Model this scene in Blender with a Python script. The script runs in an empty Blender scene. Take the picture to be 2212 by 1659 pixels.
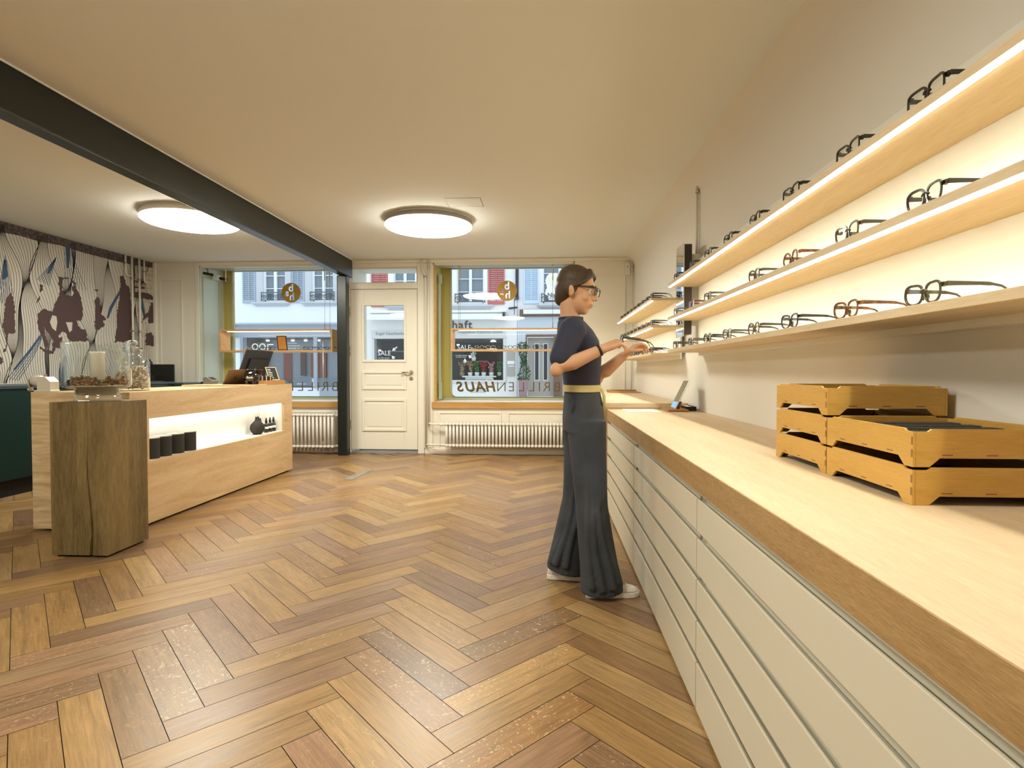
import bpy, bmesh, math, random
from mathutils import Vector, Matrix
random.seed(7)
R = math.radians
SC = bpy.context.scene
COL = SC.collection

# ------------------------------------------------------------------ camera
IW, IH, FPX, HC = 2212.0, 1659.0, 1210.0, 1.10
YAW, PIT = R(3.55), R(1.3)
cam_d = bpy.data.cameras.new('camera'); cam = bpy.data.objects.new('camera', cam_d); COL.objects.link(cam)
cam.location = (0, 0, HC); cam.rotation_euler = (R(90) - PIT, 0, YAW)
cam_d.sensor_fit = 'HORIZONTAL'; cam_d.sensor_width = 36.0; cam_d.lens = 36.0 * FPX / IW
cam_d.clip_start = 0.02; cam_d.clip_end = 200
SC.camera = cam

# ------------------------------------------------------------------ exposure, sky
SC.view_settings.view_transform = 'Standard'; SC.view_settings.look = 'None'
SC.view_settings.exposure = 0.07; SC.view_settings.gamma = 1.0
SC.view_settings.use_curve_mapping = False
SC.cycles.max_bounces = 9; SC.cycles.diffuse_bounces = 5; SC.cycles.glossy_bounces = 4
SC.cycles.transmission_bounces = 8; SC.cycles.transparent_max_bounces = 12
SC.cycles.caustics_reflective = False; SC.cycles.caustics_refractive = False
SC.cycles.sample_clamp_indirect = 6.0
wd = bpy.data.worlds.new('overcast_sky'); SC.world = wd; wd.use_nodes = True
_bg = wd.node_tree.nodes['Background']
SKY = 1.6
_bg.inputs['Color'].default_value = (0.80, 0.905, 1.0, 1); _bg.inputs['Strength'].default_value = SKY
LAMP_E = 37.0        # ceiling lamp discs
LED_E = 46.0        # strips under the shelves
NICHE_E = 4.6
WARM = (1.0, 0.985, 0.86)
LEDC = (1.0, 0.955, 0.76)

# ------------------------------------------------------------------ measuring helpers
_F = Vector((-math.sin(YAW) * math.cos(PIT), math.cos(YAW) * math.cos(PIT), -math.sin(PIT)))
_Rt = Vector((math.cos(YAW), math.sin(YAW), 0)); _Up = _Rt.cross(_F)
def at(px, py, ax, v):
    """the point of the plane (axis ax = v) seen at a place in the photograph"""
    d = _F + _Rt * ((px - IW / 2) / FPX) - _Up * ((py - IH / 2) / FPX)
    c = Vector((0, 0, HC)); return c + d * ((v - c[ax]) / d[ax])

# ------------------------------------------------------------------ mesh builder
class MB:
    def __init__(s): s.v = []; s.f = []; s.m = []; s.sm = []
    def add(s, vs, fs, mi=0, smooth=False):
        b = len(s.v); s.v += [tuple(p) for p in vs]
        for f in fs: s.f.append([i + b for i in f]); s.m.append(mi); s.sm.append(smooth)
        return s
    def box(s, x0, x1, y0, y1, z0, z1, mi=0):
        if x0 > x1: x0, x1 = x1, x0
        if y0 > y1: y0, y1 = y1, y0
        if z0 > z1: z0, z1 = z1, z0
        v = [(x0,y0,z0),(x1,y0,z0),(x1,y1,z0),(x0,y1,z0),(x0,y0,z1),(x1,y0,z1),(x1,y1,z1),(x0,y1,z1)]
        return s.add(v, [(0,3,2,1),(4,5,6,7),(0,1,5,4),(1,2,6,5),(2,3,7,6),(3,0,4,7)], mi)
    def obox(s, c, ax, ay, az, hx, hy, hz, mi=0):
        c = Vector(c); ax, ay, az = Vector(ax).normalized(), Vector(ay).normalized(), Vector(az).normalized()
        v = [c + ax*(hx*i) + ay*(hy*j) + az*(hz*k) for k in (-1,1) for (i,j) in ((-1,-1),(1,-1),(1,1),(-1,1))]
        return s.add(v, [(0,3,2,1),(4,5,6,7),(0,1,5,4),(1,2,6,5),(2,3,7,6),(3,0,4,7)], mi)
    def prism(s, pts, fn, d0, d1, mi=0):
        """2D outline pts (ccw) through fn(u, v, d) between depths d0 and d1"""
        n = len(pts)
        v = [fn(u, w, d0) for u, w in pts] + [fn(u, w, d1) for u, w in pts]
        f = [tuple(range(n - 1, -1, -1)), tuple(range(n, 2 * n))] + [(i, (i+1) % n, n + (i+1) % n, n + i) for i in range(n)]
        return s.add(v, f, mi)
    def ring(s, outer, inner, fn, d0, d1, mi=0, smooth=False):
        n = len(outer)
        v = [fn(u, w, d) for d in (d0, d1) for pts in (outer, inner) for u, w in pts]
        f = []
        for i in range(n):
            j = (i + 1) % n
            f += [(i, j, n + j, n + i)[::-1], (2*n+i, 2*n+j, 3*n+j, 3*n+i), (i, j, 2*n+j, 2*n+i), (n+i, 3*n+i, 3*n+j, n+j)]
        return s.add(v, f, mi, smooth)
    def lathe(s, prof, c=(0,0,0), n=32, mi=0, axis='z', smooth=True, closed=False):
        v = []; f = []
        for r, z in prof:
            for i in range(n):
                a = 2*math.pi*i/n; x, y = r*math.cos(a), r*math.sin(a)
                p = (x, y, z) if axis == 'z' else ((x, z, y) if axis == 'y' else (z, x, y))
                v.append((p[0]+c[0], p[1]+c[1], p[2]+c[2]))
        m = len(prof)
        for k in range(m if closed else m - 1):
            for i in range(n):
                j = (i+1) % n; k2 = (k+1) % m; f.append((k*n+i, k*n+j, k2*n+j, k2*n+i))
        return s.add(v, f, mi, smooth)
    def cyl(s, c, r, h, n=24, mi=0, axis='z'):
        return s.lathe([(0.0001,0),(r,0),(r,h),(0.0001,h)], c, n, mi, axis, smooth=False)
    def tube(s, pts, r, n=8, mi=0, caps=True, flat=None, smooth=True):
        pts = [Vector(p) for p in pts]; m = len(pts); v = []; f = []; up = None
        rs = r if isinstance(r, (list, tuple)) else [r]*m
        for k, p in enumerate(pts):
            t = (pts[min(k+1, m-1)] - pts[max(k-1, 0)]).normalized()
            if up is None:
                up = Vector((0,0,1)) if abs(t.z) < 0.9 else Vector((1,0,0))
            up = (up - t * up.dot(t)).normalized(); sd = t.cross(up)
            fx, fy = flat if flat else (1, 1)
            for i in range(n):
                a = 2*math.pi*(i+.5)/n
                v.append(p + sd*(math.cos(a)*rs[k]*fx) + up*(math.sin(a)*rs[k]*fy))
        for k in range(m-1):
            for i in range(n):
                j = (i+1) % n; f.append((k*n+i, k*n+j, (k+1)*n+j, (k+1)*n+i))
        if caps: f += [tuple(range(n-1,-1,-1)), tuple((m-1)*n+i for i in range(n))]
        return s.add(v, f, mi, smooth)
    def loft(s, rings, mi=0, caps=True, smooth=True):
        n = len(rings[0]); v = [p for r_ in rings for p in r_]; f = []
        for k in range(len(rings)-1):
            for i in range(n):
                j = (i+1) % n; f.append((k*n+i, k*n+j, (k+1)*n+j, (k+1)*n+i))
        if caps: f += [tuple(range(n-1,-1,-1)), tuple((len(rings)-1)*n+i for i in range(n))]
        return s.add(v, f, mi, smooth)
    def ball(s, c, r, n=12, mi=0, sc=(1,1,1)):
        m = max(6, n//2)
        prof = [(max(1e-4, r*math.sin(math.pi*k/m)), -r*math.cos(math.pi*k/m)) for k in range(m+1)]
        b = len(s.v); s.lathe(prof, (0,0,0), n, mi)
        for i in range(b, len(s.v)):
            p = s.v[i]; s.v[i] = (c[0]+p[0]*sc[0], c[1]+p[1]*sc[1], c[2]+p[2]*sc[2])
        return s
    def build(s, name, mats, parent=None, bevel=0, origin=None, seg=2, fixn=True, wn=False):
        me = bpy.data.meshes.new(name)
        o0 = Vector(origin) if origin is not None else (Vector(parent.location) if (parent and parent.get('_w')) else (Vector(parent['_o']) if parent and '_o' in parent else Vector()))
        me.from_pydata([tuple(Vector(p) - o0) for p in s.v], [], s.f); me.update()
        for m in (mats if isinstance(mats, (list, tuple)) else [mats]): me.materials.append(m)
        for p, mi, sm in zip(me.polygons, s.m, s.sm): p.material_index = mi; p.use_smooth = sm
        if fixn:
            bm = bmesh.new(); bm.from_mesh(me); bmesh.ops.recalc_face_normals(bm, faces=bm.faces); bm.to_mesh(me); bm.free()
        o = bpy.data.objects.new(name, me); COL.objects.link(o)
        if parent: o.parent = parent
        if origin is not None:
            o['_o'] = list(o0)
            if not parent: o.location = o0
        elif parent: o['_o'] = list(o0)
        if bevel:
            b = o.modifiers.new('bevel', 'BEVEL'); b.width = bevel; b.segments = seg; b.limit_method = 'ANGLE'; b.angle_limit = R(40)
            b.harden_normals = False
        return o

def tag(o, label=None, cat=None, group=None, kind=None):
    if label: o['label'] = label
    if cat: o['category'] = cat
    if group: o['group'] = group
    if kind: o['kind'] = kind
    return o
def thing(name, label, cat, loc=(0,0,0), group=None, kind=None, rz=0):
    """an Empty at the thing's base; parts built with world coordinates hang on it"""
    o = bpy.data.objects.new(name, None); COL.objects.link(o); o.location = loc; o.rotation_euler = (0,0,rz)
    o.empty_display_size = 0.05; o['_o'] = list(loc)
    return tag(o, label, cat, group, kind)
def local(o): o['_o'] = [0,0,0]; return o
def kids(o): return [c for c in bpy.data.objects if c.parent == o]
def copy_tree(o, parent=None):
    c = o.copy(); COL.objects.link(c)
    if parent: c.parent = parent
    for k in list(o.children): copy_tree(k, c)
    return c
def text_mesh(mb, s, size, fn, depth=0.002, mi=0, align='CENTER', bold=0.0, shear=0.0, sx=1.0, spacing=1.0):
    """letters of the built-in font, extruded, placed through fn(u, v, d)"""
    cu = bpy.data.curves.new('letters', 'FONT'); cu.body = s; cu.size = size; cu.extrude = depth/2; cu.offset = bold
    cu.align_x = align; cu.align_y = 'CENTER'; cu.shear = shear; cu.resolution_u = 3; cu.space_character = spacing
    o = bpy.data.objects.new('letters', cu); COL.objects.link(o)
    dg = bpy.context.evaluated_depsgraph_get(); me = bpy.data.meshes.new_from_object(o.evaluated_get(dg))
    b = [fn(v.co.x*sx, v.co.y, v.co.z) for v in me.vertices]
    mb.add(b, [tuple(p.vertices) for p in me.polygons], mi)
    bpy.data.objects.remove(o); bpy.data.curves.remove(cu); bpy.data.meshes.remove(me)
    return mb
def circle(r, n, cx=0, cy=0, ry=None): return [(cx + r*math.cos(2*math.pi*i/n), cy + (ry or r)*math.sin(2*math.pi*i/n)) for i in range(n)]
def rrect(w, h, r, n=5):
    p = []
    for cx, cy, a0 in ((w/2-r, h/2-r, 0), (-w/2+r, h/2-r, 90), (-w/2+r, -h/2+r, 180), (w/2-r, -h/2+r, 270)):
        p += [(cx + r*math.cos(R(a0+90*i/n)), cy + r*math.sin(R(a0+90*i/n))) for i in range(n+1)]
    return p

# ------------------------------------------------------------------ materials
def mat(name, col, rough=0.5, metal=0.0, emit=None, es=0.0, spec=0.5, coat=0.0, bump=0.0, bscale=60, trans=0.0, ior=1.45, var=0.0, vscale=6):
    m = bpy.data.materials.new(name); m.use_nodes = True; nt = m.node_tree; b = nt.nodes['Principled BSDF']
    b.inputs['Base Color'].default_value = (*col, 1); b.inputs['Roughness'].default_value = rough
    b.inputs['Metallic'].default_value = metal; b.inputs['Specular IOR Level'].default_value = spec
    b.inputs['Coat Weight'].default_value = coat; b.inputs['Transmission Weight'].default_value = trans; b.inputs['IOR'].default_value = ior
    if emit: b.inputs['Emission Color'].default_value = (*emit, 1); b.inputs['Emission Strength'].default_value = es
    if bump or var:
        tc = nt.nodes.new('ShaderNodeTexCoord')
        no = nt.nodes.new('ShaderNodeTexNoise'); no.inputs['Scale'].default_value = bscale if bump else vscale; no.inputs['Detail'].default_value = 4
        nt.links.new(tc.outputs['Object'], no.inputs['Vector'])
        if bump:
            bp = nt.nodes.new('ShaderNodeBump'); bp.inputs['Strength'].default_value = bump; bp.inputs['Distance'].default_value = 0.004
            nt.links.new(no.outputs['Fac'], bp.inputs['Height']); nt.links.new(bp.outputs['Normal'], b.inputs['Normal'])
        if var:
            n2 = nt.nodes.new('ShaderNodeTexNoise'); n2.inputs['Scale'].default_value = vscale; n2.inputs['Detail'].default_value = 5
            nt.links.new(tc.outputs['Object'], n2.inputs['Vector'])
            rp = nt.nodes.new('ShaderNodeValToRGB'); rp.color_ramp.elements[0].position = .3; rp.color_ramp.elements[1].position = .7
            rp.color_ramp.elements[0].color = (*[c*(1-var) for c in col], 1); rp.color_ramp.elements[1].color = (*[min(1, c*(1+var)) for c in col], 1)
            nt.links.new(n2.outputs['Fac'], rp.inputs['Fac']); nt.links.new(rp.outputs['Color'], b.inputs['Base Color'])
    return m
def wood(name, dark, light, axis=1, stretch=14, scale=9, rough=0.5, fine=0.35, bump=0.15, knots=0.0, knotcol=(.12,.06,.03)):
    """grain stretched along one object axis"""
    m = bpy.data.materials.new(name); m.use_nodes = True; nt = m.node_tree; N = nt.nodes.new; L = nt.links.new
    b = nt.nodes['Principled BSDF']; b.inputs['Roughness'].default_value = rough; b.inputs['Specular IOR Level'].default_value = 0.35
    tc = N('ShaderNodeTexCoord'); mp = N('ShaderNodeMapping'); s = [scale]*3; s[axis] = scale/stretch; mp.inputs['Scale'].default_value = s
    L(tc.outputs['Object'], mp.inputs['Vector'])
    n1 = N('ShaderNodeTexNoise'); n1.inputs['Scale'].default_value = 1.0; n1.inputs['Detail'].default_value = 6; n1.inputs['Roughness'].default_value = .55; n1.inputs['Distortion'].default_value = .9
    L(mp.outputs['Vector'], n1.inputs['Vector'])
    n2 = N('ShaderNodeTexNoise'); n2.inputs['Scale'].default_value = 14; n2.inputs['Detail'].default_value = 3; n2.inputs['Roughness'].default_value = .7
    L(mp.outputs['Vector'], n2.inputs['Vector'])
    mx = N('ShaderNodeMix'); mx.data_type = 'FLOAT'; mx.inputs[0].default_value = fine
    L(n1.outputs['Fac'], mx.inputs[2]); L(n2.outputs['Fac'], mx.inputs[3])
    rp = N('ShaderNodeValToRGB'); e = rp.color_ramp.elements; e[0].position = .34; e[1].position = .64; e[0].color = (*dark, 1); e[1].color = (*light, 1)
    L(mx.outputs[0], rp.inputs['Fac'])
    out = rp.outputs['Color']
    if knots:
        vo = N('ShaderNodeTexVoronoi'); vo.inputs['Scale'].default_value = 1.0
        mp2 = N('ShaderNodeMapping'); s2 = [3.2]*3; s2[axis] = 1.7; mp2.inputs['Scale'].default_value = s2; L(tc.outputs['Object'], mp2.inputs['Vector']); L(mp2.outputs['Vector'], vo.inputs['Vector'])
        r2 = N('ShaderNodeValToRGB'); r2.color_ramp.elements[0].position = 0.03; r2.color_ramp.elements[1].position = 0.085
        r2.color_ramp.elements[0].color = (1,1,1,1); r2.color_ramp.elements[1].color = (0,0,0,1)
        L(vo.outputs['Distance'], r2.inputs['Fac'])
        mu = N('ShaderNodeMath'); mu.operation = 'MULTIPLY'; mu.inputs[1].default_value = knots; L(r2.outputs['Color'], mu.inputs[0])
        mc = N('ShaderNodeMix'); mc.data_type = 'RGBA'; L(mu.outputs[0], mc.inputs[0]); L(out, mc.inputs[6]); mc.inputs[7].default_value = (*knotcol, 1); out = mc.outputs[2]
    L(out, b.inputs['Base Color'])
    if bump:
        bp = N('ShaderNodeBump'); bp.inputs['Strength'].default_value = bump; bp.inputs['Distance'].default_value = 0.003
        L(mx.outputs[0], bp.inputs['Height']); L(bp.outputs['Normal'], b.inputs['Normal'])
    return m
def pane_glass(name, tint=(1,1,1), refl=1.0, power=5.0, f0=.04):
    m = bpy.data.materials.new(name); m.use_nodes = True; nt = m.node_tree; nt.nodes.clear(); N = nt.nodes.new; L = nt.links.new
    o = N('ShaderNodeOutputMaterial'); t = N('ShaderNodeBsdfTransparent'); t.inputs['Color'].default_value = (*tint, 1)
    g = N('ShaderNodeBsdfGlossy'); g.inputs['Roughness'].default_value = 0.0; g.inputs['Color'].default_value = (refl, refl, refl, 1)
    lw = N('ShaderNodeLayerWeight'); lw.inputs['Blend'].default_value = .5; p5 = N('ShaderNodeMath'); p5.operation = 'POWER'; p5.inputs[1].default_value = power; L(lw.outputs['Facing'], p5.inputs[0])
    fr = N('ShaderNodeMath'); fr.operation = 'MULTIPLY_ADD'; fr.inputs[1].default_value = .96; fr.inputs[2].default_value = f0; L(p5.outputs[0], fr.inputs[0]); mx = N('ShaderNodeMixShader')
    L(fr.outputs[0], mx.inputs[0]); L(t.outputs[0], mx.inputs[1]); L(g.outputs[0], mx.inputs[2]); L(mx.outputs[0], o.inputs[0])
    return m
def emitter(name, col, s):
    m = bpy.data.materials.new(name); m.use_nodes = True; nt = m.node_tree; nt.nodes.clear()
    o = nt.nodes.new('ShaderNodeOutputMaterial'); e = nt.nodes.new('ShaderNodeEmission'); e.inputs[0].default_value = (*col, 1); e.inputs[1].default_value = s
    nt.links.new(e.outputs[0], o.inputs[0]); return m

M = dict(
    plaster=mat('warm_white_plaster', (.82,.79,.72), .9, spec=.2, bump=.06, bscale=90),
    ceil=mat('ceiling_paint', (.81,.825,.80), .85, spec=.25, bump=.03, bscale=30),
    trim=mat('cream_woodwork', (.80,.76,.66), .45, spec=.4, bump=.03, bscale=40),
    board=mat('white_backboard', (.88,.87,.80), .5, spec=.3),
    green=mat('dark_green_lacquer', (.006,.022,.018), .35, spec=.4),
    greentop=mat('dark_slate_worktop', (.035,.055,.065), .3),
    black=mat('matte_black', (.012,.011,.010), .55), blackg=mat('gloss_black', (.006,.006,.006), .06, spec=.6, coat=.6),
    plinth=mat('black_plinth', (.008,.008,.008), .6),
    beam=mat('dark_green_steel_paint', (.012,.017,.016), .30, spec=.6, bump=.05, bscale=25),
    canister=mat('matte_charcoal_card', (.028,.025,.020), .75),
    lid=mat('grey_card_lid', (.33,.32,.28), .8),
    drawer=mat('pale_grey_beige_lacquer', (.66,.61,.49), .38, spec=.4),
    profile=mat('satin_beige_rail', (.70,.655,.54), .35),
    chrome=mat('brushed_nickel', (.62,.56,.46), .25, metal=1.0), brass=mat('aged_brass', (.55,.36,.13), .3, metal=1.0),
    gold=mat('matte_gold_film', (.48,.29,.055), .4, metal=.25), letter=mat('dark_gold_letters', (.17,.10,.025), .4, metal=.25),
    white=mat('clean_white', (.85,.84,.80), .5), paper=mat('white_paper', (.88,.87,.83), .8),
    rad=mat('cream_radiator_enamel', (.84,.79,.73), .35, spec=.5),
    olive=mat('olive_gold_window_paint', (.50,.43,.13), .4, spec=.4), pale=mat('pale_mint_panel', (.52,.58,.50), .35, spec=.4),
    sage=mat('sage_window_frame', (.46,.48,.34), .45),
    sill=wood('honey_sill_wood', (.42,.22,.07), (.60,.36,.14), axis=0, rough=.4),
    oak=wood('pale_oak_veneer', (.52,.34,.17), (.72,.52,.30), axis=1, stretch=10, scale=11, rough=.5, knots=.35, knotcol=(.22,.11,.04)),
    oakx=wood('pale_oak_edge', (.50,.33,.17), (.70,.51,.30), axis=0, stretch=10, scale=11, rough=.5),
    shelf=wood('shelf_oak', (.66,.51,.31), (.80,.66,.44), axis=1, stretch=12, scale=10, rough=.55, fine=.5, knots=.15, knotcol=(.3,.18,.08)),
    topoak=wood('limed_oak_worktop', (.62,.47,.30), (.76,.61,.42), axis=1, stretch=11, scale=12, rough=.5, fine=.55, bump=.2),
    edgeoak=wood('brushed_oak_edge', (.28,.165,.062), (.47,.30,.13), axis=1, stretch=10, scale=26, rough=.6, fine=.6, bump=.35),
    endgrain=wood('saw_cut_oak', (.47,.32,.16), (.80,.62,.38), axis=0, stretch=7, scale=22, rough=.65, fine=.25, bump=.4),
    beamwood=wood('smoked_oak_beam', (.085,.056,.020), (.235,.163,.062), axis=2, stretch=9, scale=9, rough=.6, fine=.45, bump=.4, knots=.5, knotcol=(.05,.03,.015)),
    bamboo=wood('amber_bamboo', (.57,.320,.064), (.71,.435,.115), axis=1, stretch=12, scale=16, rough=.42, fine=.45, bump=.08),
    bamboox=wood('amber_bamboo_cross', (.55,.308,.060), (.71,.435,.115), axis=0, stretch=12, scale=16, rough=.42, fine=.45, bump=.08),
    hang=wood('hanging_frame_oak', (.60,.33,.12), (.76,.47,.21), axis=0, rough=.45),
    wboard=wood('light_board_wood', (.55,.38,.20), (.70,.50,.28), axis=1, rough=.5),
    redwood=wood('orange_box_wood', (.36,.17,.055), (.50,.26,.09), axis=1, rough=.5),
    foam=mat('grey_foam', (.095,.093,.085), .95, bump=1.0, bscale=260),
    pane=pane_glass('window_pane_glass', (.95,.97,.97), 1.0, 5.0, .022), lens=pane_glass('spectacle_lens', (.97,.98,.97)),
    vessel=pane_glass('vessel_glass', (.95,.97,.97), 1.0, 3.4, .05), glass=mat('clear_glass', (.98,.99,.99), 0.0, trans=1.0, ior=1.45),
    steelw=mat('white_enamel_pipe', (.74,.70,.62), .4), cable=mat('steel_cable', (.25,.22,.18), .4, metal=.8),
    mirror=mat('mirror_silver', (.9,.92,.93), .02, metal=1.0), mframe=mat('smoked_mirror_frame', (.035,.03,.024), .3),
    grey=mat('mid_grey_plastic', (.13,.13,.12), .45), ivory=mat('ivory_enamel', (.66,.61,.50), .35, spec=.5),
    wax=mat('ivory_candle_wax', (.95,.89,.76), .5, spec=.3), sand=mat('pale_sand', (.62,.54,.42), .95, bump=.8, bscale=300),
    lamp=emitter('lamp_diffuser_glow', WARM, LAMP_E), fill_lamp=emitter('added_fill_lamp_glow', WARM, LAMP_E*.75), led=emitter('warm_strip_glow', LEDC, LED_E), wled=emitter('window_frame_strip_glow', LEDC, 6.0), nled=emitter('niche_strip_glow', (1.0,.92,.76), NICHE_E),
    rim=mat('grey_lamp_rim', (.30,.27,.23), .4), lampbase=mat('white_lamp_base', (.80,.77,.70), .5),
    skin=mat('warm_skin', (.62,.35,.21), .5, spec=.35), hair=mat('dark_brown_hair', (.060,.036,.020), .5, bump=.6, bscale=120),
    navy=mat('navy_cotton', (.030,.033,.060), .85, bump=.2, bscale=400), denim=mat('faded_black_denim', (.046,.053,.068), .8, bump=.3, bscale=350, var=.25, vscale=7),
    belt=mat('mustard_webbing', (.58,.50,.22), .7), shoe=mat('white_leather', (.80,.77,.70), .5), sole=mat('white_rubber', (.84,.82,.76), .6),
    lips=mat('lip_colour', (.54,.25,.17), .45), eyew=mat('eye_white', (.8,.78,.74), .3), iris=mat('brown_iris', (.05,.03,.02), .2),
    screen=mat('dim_screen_glass', (.13,.115,.08), .08, spec=.6), 
)
# ================================================================== THE SHELL
CEIL = 2.58; YF = 7.38; YG = 7.95; XL = -5.37; YB = -2.6
def xr(y): return 1.185 - (y - 1.5) * 0.0110          # the right wall runs slightly inwards towards the street
def struct(name, mb, m, **k):
    o = mb.build(name, m, **k); return tag(o, kind='structure')

# ---- floor: herringbone oak, every block its own tone
def floor_material():
    m = bpy.data.materials.new('oak_herringbone'); m.use_nodes = True; nt = m.node_tree; N = nt.nodes.new; L = nt.links.new
    b = nt.nodes['Principled BSDF']; b.inputs['Specular IOR Level'].default_value = .45
    at_ = N('ShaderNodeAttribute'); at_.attribute_name = 'plank'
    uv = N('ShaderNodeUVMap'); uv.uv_map = 'UVMap'
    mp = N('ShaderNodeMapping'); mp.inputs['Scale'].default_value = (2.2, 26, 1); L(uv.outputs[0], mp.inputs[0])
    n1 = N('ShaderNodeTexNoise'); n1.inputs['Scale'].default_value = 1; n1.inputs['Detail'].default_value = 7; n1.inputs['Roughness'].default_value = .6; n1.inputs['Distortion'].default_value = 1.4; L(mp.outputs[0], n1.inputs[0])
    mp2 = N('ShaderNodeMapping'); mp2.inputs['Scale'].default_value = (9, 150, 1); L(uv.outputs[0], mp2.inputs[0])
    n2 = N('ShaderNodeTexNoise'); n2.inputs['Scale'].default_value = 1; n2.inputs['Detail'].default_value = 3; L(mp2.outputs[0], n2.inputs[0])
    mx = N('ShaderNodeMix'); mx.data_type = 'FLOAT'; mx.inputs[0].default_value = .4; L(n1.outputs[0], mx.inputs[2]); L(n2.outputs[0], mx.inputs[3])
    rp = N('ShaderNodeMapRange'); rp.inputs[1].default_value = .3; rp.inputs[2].default_value = .72; rp.inputs[3].default_value = .55; rp.inputs[4].default_value = 1.28; L(mx.outputs[0], rp.inputs[0])
    cm = N('ShaderNodeVectorMath'); cm.operation = 'SCALE'; L(at_.outputs['Color'], cm.inputs[0]); L(rp.outputs[0], cm.inputs['Scale'])
    # silky medullary flecks on some blocks
    mp3 = N('ShaderNodeMapping'); mp3.inputs['Scale'].default_value = (30, 36, 1); L(uv.outputs[0], mp3.inputs[0])
    n3 = N('ShaderNodeTexNoise'); n3.inputs['Scale'].default_value = 1; n3.inputs['Detail'].default_value = 2; n3.inputs['Distortion'].default_value = 2.5; L(mp3.outputs[0], n3.inputs[0])
    r3 = N('ShaderNodeMapRange'); r3.inputs[1].default_value = .60; r3.inputs[2].default_value = .68; L(n3.outputs[0], r3.inputs[0])
    mu = N('ShaderNodeMath'); mu.operation = 'MULTIPLY'; L(r3.outputs[0], mu.inputs[0]); L(at_.outputs['Alpha'], mu.inputs[1])
    mc = N('ShaderNodeMix'); mc.data_type = 'RGBA'; L(mu.outputs[0], mc.inputs[0]); L(cm.outputs[0], mc.inputs[6]); mc.inputs[7].default_value = (.58, .42, .26, 1)
    L(mc.outputs[2], b.inputs['Base Color'])
    rr = N('ShaderNodeMapRange'); rr.inputs[3].default_value = .24; rr.inputs[4].default_value = .42; L(n1.outputs[0], rr.inputs[0]); L(rr.outputs[0], b.inputs['Roughness'])
    bp = N('ShaderNodeBump'); bp.inputs['Strength'].default_value = .12; bp.inputs['Distance'].default_value = .002; L(mx.outputs[0], bp.inputs['Height']); L(bp.outputs[0], b.inputs['Normal'])
    return m
def make_floor():
    rng = random.Random(11); w = .1205; P0, Q0 = 1.047, 1.422; g = .0012; s2 = math.sqrt(.5)
    tones = [((.355,.208,.076),6),((.310,.176,.064),5),((.268,.150,.062),3),((.290,.163,.082),3),((.390,.240,.098),3),((.230,.132,.066),2),((.315,.193,.100),3)]
    DARK = {(1,0,0): (.215,.128,.068), (0,2,0): (.235,.140,.060), (1,-1,0): (.300,.170,.080), (0,0,0): (.420,.250,.088), (0,-2,0): (.330,.175,.060), (1,4,-1): (.300,.190,.105), (1,5,-1): (.310,.200,.115)}
    bag = [t for t, n in tones for _ in range(n)]
    vs = []; fs = []; cols = []; uvs = []
    vs += [(-6.0, YB-.1, -.012), (1.6, YB-.1, -.012), (1.6, YG+.1, -.012), (-6.0, YG+.1, -.012)]; fs.append((0,1,2,3)); cols.append((.02,.012,.006,0)); uvs.append([(0,0)]*4)
    for k in range(-80, 110):
        for m_ in range(-12, 13):
            for typ in (0, 1):
                p0 = P0 + (k + 10*m_) * w; q0 = Q0 + (k + (1 if typ else 0)) * w
                lp, lq = (w, 5*w) if typ else (5*w, w)
                pc, qc = p0 + lp/2, q0 + lq/2; x, y = (pc - qc)*s2, (pc + qc)*s2
                if not (-5.75 < x < 1.45 and YB-.3 < y < YF+.45): continue
                qd = []
                for a, c in ((p0+g, q0+g), (p0+lp-g, q0+g), (p0+lp-g, q0+lq-g), (p0+g, q0+lq-g)):
                    X, Y = (a - c)*s2, (a + c)*s2
                    qd.append((min(max(X, XL-.05), 1.25), min(max(Y, YB-.02), YF+.04), 0))
                b = len(vs); vs += qd; fs.append((b, b+1, b+2, b+3))
                t = rng.choice(bag); j = rng.uniform(.93, 1.10)
                fk = rng.choice((0,0,.1,.2,.4))
                if (typ, k, m_) in DARK: t, j, fk = DARK[(typ, k, m_)], 1.0, .8
                cols.append((t[0]*j, t[1]*j, t[2]*j, fk))
                ou, ov = rng.uniform(0, 40), rng.uniform(0, 40)
                uvs.append([(ou+lp*0, ov), (ou, ov+.12), (ou+.6, ov+.12), (ou+.6, ov)] if typ else [(ou, ov), (ou+.6, ov), (ou+.6, ov+.12), (ou, ov+.12)])
                if typ: uvs[-1] = [(ou, ov), (ou, ov+.12), (ou+.6, ov+.12), (ou+.6, ov)]
    me = bpy.data.meshes.new('floor'); me.from_pydata(vs, [], fs); me.update()
    ca = me.color_attributes.new('plank', 'FLOAT_COLOR', 'CORNER'); ul = me.uv_layers.new(name='UVMap')
    for p, c, u in zip(me.polygons, cols, uvs):
        for li, q in zip(p.loop_indices, u): ca.data[li].color = c; ul.data[li].uv = q
    me.materials.append(floor_material())
    o = bpy.data.objects.new('floor', me); COL.objects.link(o); return tag(o, kind='structure')
make_floor()

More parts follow.
